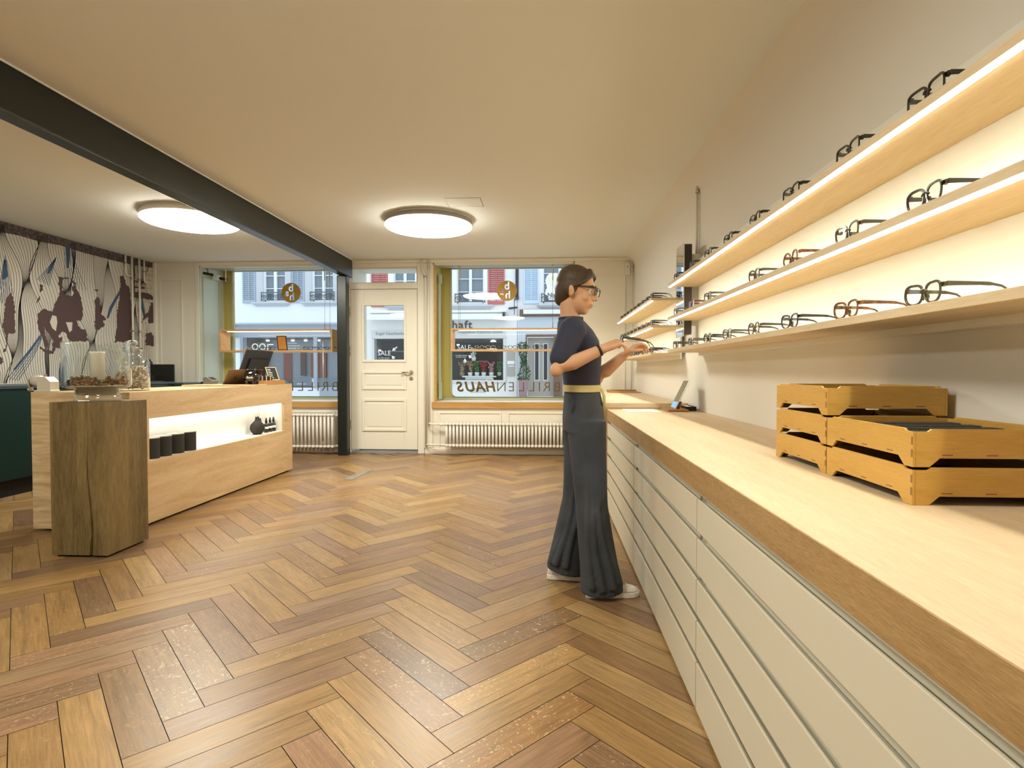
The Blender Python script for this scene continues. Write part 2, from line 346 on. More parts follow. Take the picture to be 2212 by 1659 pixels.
# ---- ceiling, side and back walls
b = MB(); b.box(XL-.25, 1.45, YB-.2, YF+.0, CEIL, CEIL+.2)
struct('ceiling', b, M['ceil'])
b = MB(); b.add([(xr(YB),YB-.2,0),(1.45,YB-.2,0),(1.45,YG+.1,0),(xr(YG),YG+.1,0),(xr(YB),YB-.2,CEIL),(1.45,YB-.2,CEIL),(1.45,YG+.1,CEIL),(xr(YG),YG+.1,CEIL)],
    [(0,3,2,1),(4,5,6,7),(0,1,5,4),(1,2,6,5),(2,3,7,6),(3,0,4,7)])
struct('wall_right', b, M['plaster'])
b = MB(); n = 10; rc = .15; A = []; Bv = []          # rounded plaster cove between the right wall and the ceiling
for i in range(n+1):
    a = math.pi/2*i/n; A.append((-rc + rc*math.sin(a), -rc + rc*math.cos(a)))
pts = [(0.01, 0.005)] + [(rc*0 + u, v) for u, v in A][::-1]
prof = [(u, v) for u, v in A]
for y in (YB, YF):
    pass
vs = []
for y in (YB, YF): vs += [(xr(y) + u - 0.0, y, CEIL + v) for u, v in prof]
m_ = n + 1
b.add(vs, [(i, i+1, m_+i+1, m_+i) for i in range(n)], 0, True)
struct('trim_1', b, M['plaster'], fixn=False)
b = MB(); b.box(XL-.25, XL, YB-.2, YG+.1, 0, CEIL); struct('wall_left', b, M['plaster'])
b = MB(); b.box(XL, 1.3, YB-.2, YB, 0, CEIL); struct('wall_back', b, M['plaster'])

# ---- street wall with its shop windows and door
WL0, WL1, WR0, WR1 = -4.727, -2.74, -1.504, .36
SILL, HEAD = .608, 2.512
b = MB()
b.box(XL, WL0, YF, YG+.1, 0, CEIL)                                   # panelled pier at left
b.box(WL0, WL1, YF, YG+.1, 0, SILL); b.box(WL0, WL1, YF, YG+.1, HEAD+.06, CEIL)
b.box(WL0, WL1, YF, YF+.05, HEAD, CEIL)
b.box(WL1, -2.625, YF, YG+.1, 0, CEIL); b.box(-2.625, -1.695, YF, YG+.1, 2.52, CEIL)
b.box(-1.695, WR0, YF, YG+.1, 0, CEIL)
b.box(WR0, WR1, YF, YG+.1, 0, SILL); b.box(WR0, WR1, YF, YG+.1, HEAD+.06, CEIL); b.box(WR0, WR1, YF, YF+.05, HEAD, CEIL)
b.box(WR1, xr(YF)+.05, YF, YG+.1, 0, CEIL)
struct('wall_far', b, M['trim'])
def moulding(name, x0, x1, z0, z1, y, w=.022, d=.012):
    b = MB(); f = lambda u, v, t: (u, y - t, v)
    o = [(x0,z0),(x1,z0),(x1,z1),(x0,z1)]; i = [(x0+w,z0+w),(x1-w,z0+w),(x1-w,z1-w),(x0+w,z1-w)]
    b.ring(o, i, f, 0, d); return struct(name, b, M['trim'], bevel=.004)
moulding('trim_2', -5.29, -4.96, .25, 2.36, YF)
moulding('trim_3', -1.44, -.60, .06, .56, YF); moulding('trim_4', -.52, .30, .06, .56, YF)
moulding('trim_5', .44, 1.02, .10, 2.36, YF); moulding('trim_6', -4.65, -2.85, .06, .56, YF)
b = MB(); b.box(-5.37, -5.32, YF-.03, YF, 0, CEIL); struct('trim_7', b, M['trim'], bevel=.01)
b = MB(); b.box(-4.775, WL0+.004, YF-.016, YF, .2, 2.55); struct('trim_8', b, M['trim'], bevel=.004)
b = MB(); b.box(WL0-.02, xr(YF), YF-.035, YF, 2.535, CEIL); struct('trim_9', b, M['trim'], bevel=.012)
b = MB(); b.box(XL, WL1, YF-.018, YF, 0, .075); b.box(-1.62, xr(YF), YF-.018, YF, 0, .075); struct('baseboard_far', b, M['trim'], bevel=.004)
b = MB(); b.box(-1.640, -1.515, YF-.02, YF, .075, 2.535); struct('trim_10', b, M['trim'], bevel=.008)

# ---- shop windows
def F_xz(y): return lambda u, v, d: (u, y - d, v)
def disc_with_letters(r, chars):
    """a flat disc with the letters cut out of it (curve fill leaves the outlines open)"""
    cu = bpy.data.curves.new('disc', 'CURVE'); cu.dimensions = '2D'; cu.fill_mode = 'BOTH'; cu.extrude = .0015; cu.resolution_u = 6
    sp = cu.splines.new('POLY'); n = 72; sp.points.add(n - 1); sp.use_cyclic_u = True
    for i, p in enumerate(sp.points): p.co = (r*math.cos(2*math.pi*i/n), r*math.sin(2*math.pi*i/n), 0, 1)
    for ch, size, ox, oz in chars:
        tc = bpy.data.curves.new('ch', 'FONT'); tc.body = ch; tc.size = size; tc.offset = size*.022; tc.align_x = 'CENTER'; tc.align_y = 'CENTER'
        o = bpy.data.objects.new('ch', tc); COL.objects.link(o); dg = bpy.context.evaluated_depsgraph_get(); me = bpy.data.meshes.new_from_object(o.evaluated_get(dg))
        bm = bmesh.new(); bm.from_mesh(me); left = {e for e in bm.edges if len(e.link_faces) == 1}       # outline loops of the filled letter
        while left:
            e = left.pop(); loop = [e.verts[0], e.verts[1]]
            while True:
                nx = next((k for k in loop[-1].link_edges if k in left), None)
                if nx is None: break
                left.discard(nx); loop.append(nx.other_vert(loop[-1]))
            if loop[0] == loop[-1]: loop.pop()
            if len(loop) > 3:
                s2 = cu.splines.new('POLY'); s2.points.add(len(loop) - 1); s2.use_cyclic_u = True
                for p, v in zip(s2.points, loop): p.co = (v.co.x + ox, v.co.y + oz, 0, 1)
        bm.free(); bpy.data.objects.remove(o); bpy.data.curves.remove(tc); bpy.data.meshes.remove(me)
    o = bpy.data.objects.new('disc', cu); COL.objects.link(o); dg = bpy.context.evaluated_depsgraph_get(); me = bpy.data.meshes.new_from_object(o.evaluated_get(dg))
    v = [tuple(p.co) for p in me.vertices]; f = [tuple(p.vertices) for p in me.polygons]; bpy.data.objects.remove(o); bpy.data.curves.remove(cu); bpy.data.meshes.remove(me)
    return v, f
def arch(w, h, r):
    """daylight opening: rounded corners at the bottom, square at the top"""
    p = [(w/2, h/2), (-w/2, h/2)]
    for cx, a0 in ((-w/2+r, 180), (w/2-r, 270)): p += [(cx + r*math.cos(R(a0+15*i)), -h/2+r + r*math.sin(R(a0+15*i))) for i in range(7)]
    return p
def shop_window(name, x0, x1, lab_x, disc_x, disc_z, letters, left):
    w = thing(name, None, None, ((x0+x1)/2, YF, SILL)); tag(w, kind='structure')
    b = MB(); b.box(x0-.02, x1+.02, YF-.035, YF+.02, SILL, .694); b.build('sill_edge', M['sill'], w, bevel=.006)
    b = MB(); b.box(x0, x1, YF+.02, YG-.06, .66, .694); b.build('window_board', M['white'], w)
    b = MB(); b.add([(x0,YF+.05,HEAD),(x1,YF+.05,HEAD),(x1,YG,HEAD+.05),(x0,YG,HEAD+.05)], [(0,1,2,3)]); b.box(x0, x1, YF+.05, YG, HEAD+.052, HEAD+.08); b.build('soffit', M['sage'], w)
    gx0, gx1, gz0, gz1 = x0 + .145, x1 - .10, .735, 2.556
    b = MB(); f = F_xz(YG); cx, cz = (gx0+gx1)/2, (gz0+gz1)/2
    inn = [(cx+u, cz+v) for u, v in arch(gx1-gx0, gz1-gz0, .075)]; out = [(x0 if u < cx else x1, .66 if v < cz else 2.60) for u, v in inn]
    # four corner blocks keep the rounded daylight opening
    out = []
    for u, v in inn: out.append((min(max(cx + (u-cx)*1.6, x0), x1), min(max(cz + (v-cz)*1.3, .66), 2.562)))
    b.ring(out, inn, f, -.05, .0); b.build('window_frame', M['olive'], w, fixn=True)
    b = MB(); f2 = F_xz(YG-.002); i2 = [(cx+u, cz+v) for u, v in arch(gx1-gx0-.012, gz1-gz0-.004, .07)]; o2 = [(cx+u, cz+v) for u, v in arch(gx1-gx0+.03, gz1-gz0, .085)]
    b.ring(o2, i2, f2, 0, .012); b.box(x0+.01, x1-.01, YG-.05, YG-.004, .694, .722); b.build('glazing_bead', M['sage'], w)
    b = MB(); b.box(gx0-.02, gx1+.02, YG+.012, YG+.018, gz0-.02, gz1+.02); b.build('window_pane', M['pane'], w)
    # reveals
    for nm, xa, xb in (('reveal_left', x0, x0+.012), ('reveal_right', x1-.012, x1)):
        b = MB(); b.box(xa, xb, YF, YG-.05, .694, HEAD+.04); b.build('reveal', M['pale'] if left else M['olive'], w)
    b = MB()
    if left:
        b.ring([(YF+.05,.70),(YF+.45,.70),(YF+.45,2.40),(YF+.05,2.40)], [(YF+.065,.72),(YF+.435,.72),(YF+.435,2.385),(YF+.065,2.385)], lambda u, v, d: (x0+.012+d, u, v), 0, .012)
        b.build('reveal_panel', M['sage'], w)
    else:
        b.box(x0+.012, x0+.035, YF, YF+.03, .694, HEAD); b.build('reveal_edge', M['sill'], w)
        b = MB(); b.box(x0+.03, x0+.05, YF+.22, YF+.27, .95, 2.3); b.box(x0+.03, x0+.06, YF+.2, YF+.29, .72, .95); b.box(x0+.03, x0+.06, YF+.2, YF+.29, 2.3, 2.42); b.build('blind_rail', M['sage'], w)
    # gold disc with the mirrored monogram, stuck on the glass
    yd = YG + .009
    b = MB(); v_, f_ = disc_with_letters(.143, (('b', .150, .000, .066), ('h', .150, -.012, -.060), ('a', .140, .066, -.006)))
    b.add([(disc_x - x, yd - z, disc_z + y) for x, y, z in v_], f_)
    d_ = b.build('logo_disc', M['gold'], w); tag(d_, 'round gold film disc with cut-out reversed letters b a h')
    b = MB()
    for s_, px, size, shear, bold, sx in letters:
        text_mesh(b, s_, size, (lambda u, v, d, px=px: (px - u, yd - .004 - d, .872 + v)), .002, bold=bold, shear=shear, sx=sx)
    l_ = b.build('window_lettering', M['letter'], w); tag(l_, 'dark gold reversed shop name letters on the glass')
    return w
def word(xL, xR, s, bold_from):
    """reversed lettering: first letter of the word stands rightmost"""
    n = len(s); out = []
    ws = {'I': .45}; tot = sum(ws.get(c, 1.0) for c in s); x = xR
    for i, c in enumerate(s):
        wd_ = (xR - xL) * ws.get(c, 1.0) / tot
        out.append((c, x - wd_/2, .195, 0.22 if i >= bold_from else 0, .006 if i >= bold_from else -.002, 1.0)); x -= wd_
    return out
W1 = shop_window('window_1', WL0, WL1, 0, -3.712, 2.242, word(-4.54, -2.99, 'BRILLENHAUS', 7), True)
W2 = shop_window('window_2', WR0, WR1, 0, -.565, 2.242, word(-1.30, .22, 'BRILLENHAUS', 7), False)
b = MB()
for r_ in range(4):
    for c_ in range(10):
        b.prism([(-1.085 + c_*.023 + (r_%2)*.0115 + u, .80 + r_*.018 + v) for u, v in circle(.0062, 8)], F_xz(YG+.006), 0, .002)
o_ = b.build('dot_pattern', M['black'], W2)
b = MB(); b.box(-.72, -.36, YF+.33, YF+.40, .694, .716); b.build('vent_strip', M['sage'], W2)
b = MB(); b.ring([(-.86,.93),(-.76,.93),(-.76,1.0),(-.86,1.0)], [(-.852,.938),(-.768,.938),(-.768,.992),(-.852,.992)], F_xz(YG+.006), 0, .002); b.build('sticker_outline', M['white'], W2)

# ---- shop door with its glazed transom
def shop_door():
    d = thing('door_1', None, None, (-2.15, YF, 0)); tag(d, kind='structure')
    b = MB(); f = F_xz(YF+.01)
    b.box(-2.70, -2.622, YF-.03, YF+.12, 0, 2.535); b.box(-1.712, -1.628, YF-.03, YF+.12, 0, 2.535); b.box(-2.622, -1.712, YF-.03, YF+.12, 2.485, 2.535)
    b.box(-2.622, -1.712, YF-.03, YF+.12, 2.195, 2.275); b.build('door_frame', M['trim'], d, bevel=.006)
    b = MB(); b.ring([(-2.622,2.275),(-1.712,2.275),(-1.712,2.485),(-2.622,2.485)], [(-2.602,2.29),(-1.735,2.29),(-1.735,2.47),(-2.602,2.47)], F_xz(YF+.06), 0, .04); b.build('transom_sash', M['trim'], d, bevel=.004)
    b = MB(); b.box(-2.61, -1.72, YF+.03, YF+.035, 2.28, 2.48); b.build('transom_pane', M['pane'], d)
    x0, x1, z0, z1 = -2.615, -1.718, .055, 2.187; gx0, gx1, gz0, gz1 = -2.435, -1.895, 1.255, 1.975
    b = MB(); y0, y1 = YF-.022, YF+.035
    b.box(x0, gx0, y0, y1, z0, z1); b.box(gx1, x1, y0, y1, z0, z1); b.box(gx0, gx1, y0, y1, gz1, z1); b.box(gx0, gx1, y0, y1, z0, gz0); lf = b.build('door_leaf', M['trim'], d, bevel=.003)
    def frame_ring(nm, a0, a1, c0, c1, w, t, yy=YF-.022):
        b = MB(); b.ring([(a0,c0),(a1,c0),(a1,c1),(a0,c1)], [(a0+w,c0+w),(a1-w,c0+w),(a1-w,c1-w),(a0+w,c1-w)], F_xz(yy), 0, t); return b.build(nm, M['trim'], d, bevel=.006)
    frame_ring('glazing_bead', gx0-.03, gx1+.03, gz0-.035, gz1+.03, .03, .014)
    b = MB(); b.box(gx0, gx1, YF+.0, YF+.006, gz0, gz1); b.build('door_pane', M['pane'], d)
    for nm, c0, c1 in (('upper', .855, 1.105), ('lower', .30, .735)):
        frame_ring('panel_moulding', gx0-.03, gx1+.03, c0, c1, .035, .016)
        b = MB(); b.box(gx0+.03, gx1-.03, YF-.029, YF-.02, c0+.06, c1-.06); b.build('raised_panel', M['trim'], d, bevel=.006)
    h = MB(); h.cyl((-1.80, YF-.034, 1.085), .026, .012, 24, axis='y'); h.tube([(-1.80, YF-.03, 1.085), (-1.80, YF-.07, 1.085), (-1.812, YF-.078, 1.085), (-1.90, YF-.078, 1.085)], .0105, 10); h.ball((-1.905, YF-.078, 1.085), .013)
    o = h.build('door_handle', M['chrome'], d)
    h = MB(); h.cyl((-1.80, YF-.034, 1.005), .024, .012, 24, axis='y'); h.box(-1.803, -1.797, YF-.037, YF-.03, .99, 1.012); h.build('lock_rosette', M['chrome'], d)
    for z in (.39, 1.37, 1.90):
        h = MB(); h.cyl((-2.628, YF-.034, z-.055), .009, .05, 12); h.cyl((-2.628, YF-.034, z+.003), .009, .05, 12); h.ball((-2.628, YF-.034, z+.057), .009); h.ball((-2.628, YF-.034, z-.059), .009)
        h.build('hinge', M['brass'], d)
    b = MB(); b.box(-2.62, -1.71, YF-.03, YF+.12, .0, .022); b.build('threshold', M['rim'], d)
    return d
shop_door()

# ---- steel beam and the post under it
bm_ = thing('ceiling_beam', 'long dark green painted steel beam running along the ceiling to the street wall', 'beam', (-2.645, 2.5, 2.345))
b = MB(); b.box(-2.70, -2.588, YB, YF-.02, 2.345, CEIL); b.build('beam_body', M['beam'], bm_, bevel=.008)
b = MB(); b.box(-2.586, -2.580, YB, YF-.03, CEIL-.008, CEIL); b.build('shadow_joint', M['ceil'], bm_)
pt = thing('steel_post', 'dark green painted steel post beside the shop door', 'post', (-2.645, 7.2, 0))
b = MB(); b.box(-2.725, -2.595, 7.14, 7.26, 0, 2.3448); b.build('shaft', M['beam'], pt, bevel=.012)

# ---- ceiling lamps
def ceiling_lamp(x, y, label, dark, glow='lamp'):
    t = thing('ceiling_lamp', label, 'lamp', (x, y, CEIL), group='round ceiling lamps')
    b = MB(); b.lathe([(.0001, CEIL), (.40, CEIL), (.405, CEIL-.02), (.33, CEIL-.022), (.0001, CEIL-.022)], (x, y, 0), 64); b.build('mounting_plate', M['lampbase'], t)
    b = MB(); b.lathe([(.375, CEIL-.022), (.412, CEIL-.022), (.422, CEIL-.03), (.424, CEIL-.062), (.418, CEIL-.064), (.375, CEIL-.06)], (x, y, 0), 64, closed=True); b.build('rim', M['rim'] if dark else M['lampbase'], t)
    b = MB(); b.lathe([(.4175, CEIL-.062), (.419, CEIL-.075), (.40, CEIL-.088), (.30, CEIL-.097), (.15, CEIL-.101), (.0001, CEIL-.102)], (x, y, 0), 64); b.build('diffuser', M[glow], t)
    return t
ceiling_lamp(-1.149, 5.43, 'round flush ceiling lamp with dark rim in front of the shop door', True)
ceiling_lamp(-3.345, 5.12, 'round white ceiling lamp left of the dark green beam', False)
ceiling_lamp(-1.0, 1.1, 'added out-of-view round ceiling lamp over the near end of the room', True, 'fill_lamp')  # unseen lamp, added to brighten the right wall
ceiling_lamp(-3.5, .9, 'added out-of-view round ceiling lamp, left of the beam', False, 'fill_lamp')  # second unseen lamp, added as an extra light source

# ---- access hatch, floor plate, corner sensor
b = MB(); b.ring([(-.88,4.78),(-.566,4.78),(-.566,5.04),(-.88,5.04)], [(-.875,4.785),(-.571,4.785),(-.571,5.035),(-.875,5.035)], lambda u, v, d: (u, v, CEIL - d), -.001, .002)
b.box(-.872, -.574, 4.788, 5.032, CEIL-.0025, CEIL+.001, 1); tag(b.build('ceiling_hatch', [M['rim'], M['ceil']]), 'square flush access hatch in the ceiling behind the round lamp', 'hatch')
b = MB(); c = [at(741,1036,2,0), at(762,1037,2,0), at(807,1014,2,0), at(790,1014,2,0)]
b.add([(p.x,p.y,.0) for p in c] + [(p.x,p.y,.003) for p in c], [(0,1,2,3),(4,5,6,7),(0,1,5,4),(1,2,6,5),(2,3,7,6),(3,0,4,7)]); tag(b.build('floor_plate', mat('worn_zinc_plate', (.27,.24,.19), .5, metal=.2, var=.3, vscale=20)), 'worn grey metal plate let into the floor before the shop door', 'plate')
s_ = thing('motion_sensor', 'small white sensor box high in the far right corner', 'sensor', (1.045, YF, 2.42))
b = MB(); b.box(1.01, 1.08, YF-.05, YF, 2.34, 2.50); b.build('housing', M['trim'], s_, bevel=.012, seg=3); b = MB(); b.ball((1.04, YF-.05, 2.45), .008); b.build('lens', M['grey'], s_)

# ---- pipes
def pipe(label, pts, r, clamps=(), name='heating_pipe', group=None):
    t = thing(name, label, 'pipe', pts[0], group); b = MB(); b.tube(pts, r, 10); b.build('pipe_run', M['steelw'], t)
    for c in clamps:
        b = MB(); b.lathe([(r+.001,-.01),(r+.006,-.01),(r+.006,.01),(r+.001,.01)], c, 14, closed=True); b.build('clamp', M['chrome'], t)
    return t
pipe('white pipe in front of the mural, left one of the pair', [(XL+.035, 6.93, .96), (XL+.035, 6.93, CEIL)], .013, [(XL+.035, 6.93, 1.62), (XL+.035, 6.93, 2.3)])
pipe('white pipe in front of the mural, right one of the pair', [(XL+.035, 7.06, .96), (XL+.035, 7.06, CEIL)], .013, [(XL+.035, 7.06, 1.62), (XL+.035, 7.06, 2.3)])
pipe('short bent white pipe at the top of the mural, left of the long pair', [(XL+.035, 6.82, CEIL), (XL+.035, 6.82, 2.34), (XL+.035, 6.83, 2.325), (XL+.035, 6.90, 2.32)], .011, [(XL+.035, 6.82, 2.47)])
pipe('short bent white pipe at the top of the mural, right of the long pair', [(XL+.035, 7.15, CEIL), (XL+.035, 7.15, 2.30), (XL+.035, 7.16, 2.285), (XL+.035, 7.24, 2.28)], .011, [(XL+.035, 7.15, 2.42)])
pipe('thin white pipe running down the far right corner', [(xr(7.3)-.03, 7.30, .82), (xr(7.3)-.03, 7.30, CEIL)], .011, [(xr(7.3)-.03, 7.30, 2.46)])
pipe('thin white pipe coming down the right wall above the mirror', [(xr(4.18)-.02, 4.35, 1.80), (xr(4.18)-.02, 4.35, 2.50)], .010, [(xr(4.18)-.02, 4.35, 2.46)])
pipe('cream heating pipe rising beside the shop door, left of its twin', [(-1.60, YF-.04, .10), (-1.60, YF-.04, 2.30), (-1.605, YF-.045, 2.36), (-1.64, YF-.05, 2.42), (-1.65, YF-.05, CEIL)], .014, [(-1.605, YF-.045, 2.35)])
pipe('cream heating pipe rising beside the shop door, right of its twin', [(-1.56, YF-.04, .38), (-1.56, YF-.04, CEIL)], .014, [(-1.56, YF-.04, 2.47)])

# ---- radiators
def radiator(x0, x1, y, z0, z1, n, label, valve_left):
    t = thing('radiator', label, 'radiator', ((x0+x1)/2, y, z0), group='column radiators under the windows')
    st = (x1 - x0)/n; rr = .0155; mesh = None
    for i in range(n):
        x = x0 + st*(i+.5)
        if mesh is None:
            b = MB(); xx = x
            for dy in (-.05, 0, .05): b.tube([(xx, y+dy, z0+.02), (xx, y+dy, z1-.02)], rr, 8)
            for zz in (z0+.02, z1-.025): b.tube([(xx, y-.062, zz), (xx, y+.062, zz)], .021, 10); b.ball((xx, y-.058, zz), .021, 10); b.ball((xx, y+.058, zz), .021, 10)
            b.tube([(xx-st/2, y, z0+.022), (xx+st/2, y, z0+.022)], .016, 8); b.tube([(xx-st/2, y, z1-.028), (xx+st/2, y, z1-.028)], .016, 8)
            first = b.build('column', M['rad'], t); mesh = first; fx = x
        else:
            c = first.copy(); COL.objects.link(c); c.parent = t; c.location.x += x - fx
    xs = x0 - .03 if valve_left else x1 + .03; sg = -1 if valve_left else 1
    b = MB(); b.tube([(xs - sg*.03, y, z1-.03), (xs + sg*.02, y, z1-.03)], .017, 12); b.ball((xs+sg*.03, y, z1-.03), .024); b.build('valve', M['rad'], t)
    b = MB(); b.tube([(xs - sg*.03, y, z0+.022), (xs + sg*.03, y, z0+.022)], .015, 12); b.build('return_elbow', M['rad'], t)
    b = MB()
    if valve_left:
        b.tube([(xs-.03, y, z1-.03), (xs-.14, y, z1-.03), (xs-.185, y+.01, z1-.02), (-1.56, YF-.04, .40)], .012, 8); b.build('feed_pipe', M['rad'], t); b = MB()
        b.tube([(xs-.02, y, z0+.022), (xs-.15, y, z0+.022), (xs-.20, y+.02, z0+.025), (-1.60, YF-.04, .12)], .012, 8)
    else:
        b.tube([(xs+.03, y, z1-.03), (-2.72, y, z1-.03)], .009, 8)
    b.build('feed_pipe', M['rad'], t)
    b = MB(); b.box(x0+.15, x0+.18, y-.03, YF-.001, z0+.06, z0+.085); b.build('wall_bracket', M['rad'], t); b = MB(); b.box(x1-.18, x1-.15, y-.03, YF-.001, z0+.06, z0+.085); b.build('wall_bracket', M['rad'], t)
    return t
radiator(-1.325, .40, 7.265, .112, .435, 37, 'long cream column radiator under the right shop window', True)
radiator(-4.05, -2.80, 7.27, .085, .545, 24, 'cream column radiator under the left shop window behind the desk', False)
# ================================================================== DRAWER COUNTER ALONG THE RIGHT WALL
XC = .476; YE = 4.488; YN = .46; ZT = .800; ZA = .720
def worktop():
    t = thing('worktop', 'thick pale oak worktop on the white drawer units', 'worktop', (.8, 2.5, ZT))
    b = MB()
    ys = [YN, 1.5, 3.0, YE]
    vs = [(XC+.004, YN), (xr(YN)-.002, YN), (xr(YE)-.002, YE), (XC+.004, YE)]
    b.add([(x,y,ZA) for x,y in vs] + [(x,y,ZT) for x,y in vs], [(0,3,2,1),(4,5,6,7),(0,1,5,4),(1,2,6,5),(2,3,7,6),(3,0,4,7)]); b.build('slab', M['topoak'], t, bevel=.0015)
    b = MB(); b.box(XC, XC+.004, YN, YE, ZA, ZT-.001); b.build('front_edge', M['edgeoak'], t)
    b = MB(); b.box(XC, xr(YE)-.004, YE-.035, YE, 0, ZA-.0005); b.build('end_panel', M['oakx'], t, bevel=.001)
    return t
worktop()
ROWS = [.694, .567, .433, .299, .165, .028]
def drawer_unit(y0, y1, label):
    t = thing('drawer_cabinet', label, 'cabinet', ((XC+1.1)/2, (y0+y1)/2, 0), group='drawer cabinets under the worktop')
    b = MB(); b.box(XC+.030, xr(y1)-.01, y0, y1, .045, ZA-.003); b.build('carcass', M['drawer'], t)
    b = MB(); b.box(XC+.06, xr(y1)-.02, y0, y1, 0, .044); b.build('plinth', M['plinth'], t)
    b = MB(); b.box(XC+.006, XC+.030, y0+.0, y1, ZA-.008, ZA-.003); b.build('top_rail', M['profile'], t)
    for i in range(5):
        zt, zb = ROWS[i], ROWS[i+1] + (.024 if i < 4 else -.014)
        b = MB()
        # front with a slanted finger edge at its top
        pr = [(XC+.003, zb), (XC+.022, zb), (XC+.022, zt-.014), (XC+.0085, zt), (XC+.003, zt)]
        b.prism(pr, lambda u, v, d: (u, d, v), y0+.003, y1-.003); d_ = b.build('drawer', M['drawer'], t, bevel=.0012)
        b = MB(); z0 = zt - .010; z1 = zt + .024 if i else zt + .018
        b.prism([(XC+.024, z0), (XC+.0285, z0), (XC+.0285, z1), (XC+.012, z1), (XC+.012, z1-.003), (XC+.0245, z1-.006)], lambda u, v, d: (u, d, v), y0+.035, y1-.035)
        b.build('grip_rail', M['profile'], d_)
    return t
drawer_unit(3.112, 4.452, 'drawer cabinet with five drawers at the far end of the worktop, behind the person')
drawer_unit(1.815, 3.110, 'middle drawer cabinet with five drawers, beside the person')
drawer_unit(.500, 1.813, 'nearest drawer cabinet with five drawers at the lower right of the photo')
# second, slightly taller oak counter beyond
t = thing('oak_sideboard', 'taller oak sideboard at the far end behind the drawer counter', 'sideboard', (.8, 5.7, 0))
b = MB(); b.box(.43, xr(7.3)-.006, YE+.004, 7.25, .812, .847); b.build('top', M['topoak'], t, bevel=.0015)
b = MB(); b.box(.43, xr(7.3)-.006, YE+.004, YE+.04, 0, .8118); b.build('end_panel', M['oakx'], t)
b = MB(); b.box(.46, xr(7.3)-.006, YE+.04, 7.25, .06, .8118); b.build('body', M['drawer'], t); b = MB(); b.box(.50, 1.1, YE+.04, 7.25, 0, .06); b.build('plinth', M['plinth'], t)

# ================================================================== LIT SHELVES
XP = 1.120
b = MB()
b.add([(XP,.30,1.215),(xr(.3)-.001,.30,1.215),(xr(4.236)-.001,4.236,1.215),(XP,4.236,1.215),(XP,.30,1.93),(xr(.3)-.001,.30,1.93),(xr(4.236)-.001,4.236,1.93),(XP,4.236,1.93)],
   [(0,3,2,1),(4,5,6,7),(0,1,5,4),(1,2,6,5),(2,3,7,6),(3,0,4,7)])
tag(b.build('shelf_backboard', M['board'], bevel=.001), 'long white backboard on the right wall behind the three near shelves', 'backboard')
b = MB(); b.box(XP-.012, xr(7.0)-.001, 4.745, 7.02, 1.20, 1.80); tag(b.build('shelf_backboard', M['board'], bevel=.001), 'white backboard behind the far group of shelves near the street wall', 'backboard')
def shelf(y0, y1, x0, x1, zb, th, led, label, group):
    t = thing('wall_shelf', label, 'shelf', (x1, (y0+y1)/2, zb), group)
    b = MB(); b.box(x0, x1, y0, y1, zb, zb+th); b.build('board', M['shelf'], t, bevel=.001)
    if led:
        b = MB(); b.box(x0+.0175, x0+.022, y0+.02, y1-.02, zb-.003, zb-.0003); b.build('led_channel', M['white'], t)
        b = MB(); b.box(x0+.003, x0+.017, y0+.022, y1-.022, zb-.006, zb-.0003); b.build('led_strip', M['led'], t)
    return t
NEAR = [('top', 1.724, True), ('middle', 1.475, True), ('bottom', 1.238, False)]
for nm, z, led in NEAR:
    shelf(.30, 4.236, .895, XP-.001, z, .024, led, nm + ' shelf of the long near group on the right wall' + (', strip light under its front' if led else ', without a strip light'), 'near wall shelves')
FARZ = [('top', 1.691, True), ('middle', 1.464, True), ('bottom', 1.233, False)]
for nm, z, led in FARZ:
    shelf(4.745, 7.0, .867, XP-.013, z, .0215, led, nm + ' shelf of the far group beyond the mirror' + (', strip light under its front' if led else ', without a strip light'), 'far wall shelves')
t = thing('wall_mirror', 'tall narrow mirror on a dark box frame between the two shelf groups', 'mirror', (1.04, 4.36, 1.36))
b = MB(); b.box(1.019, 1.075, 4.25, 4.47, 1.375, 2.045); b.build('frame', M['mframe'], t, bevel=.002)
b = MB(); b.box(1.012, 1.0185, 4.245, 4.475, 1.36, 2.055); b.build('mirror_plate', M['mirror'], t)
b = MB(); b.box(1.0755, xr(4.4)-.001, 4.30, 4.42, 1.45, 1.98); b.build('wall_bracket', M['trim'], t)

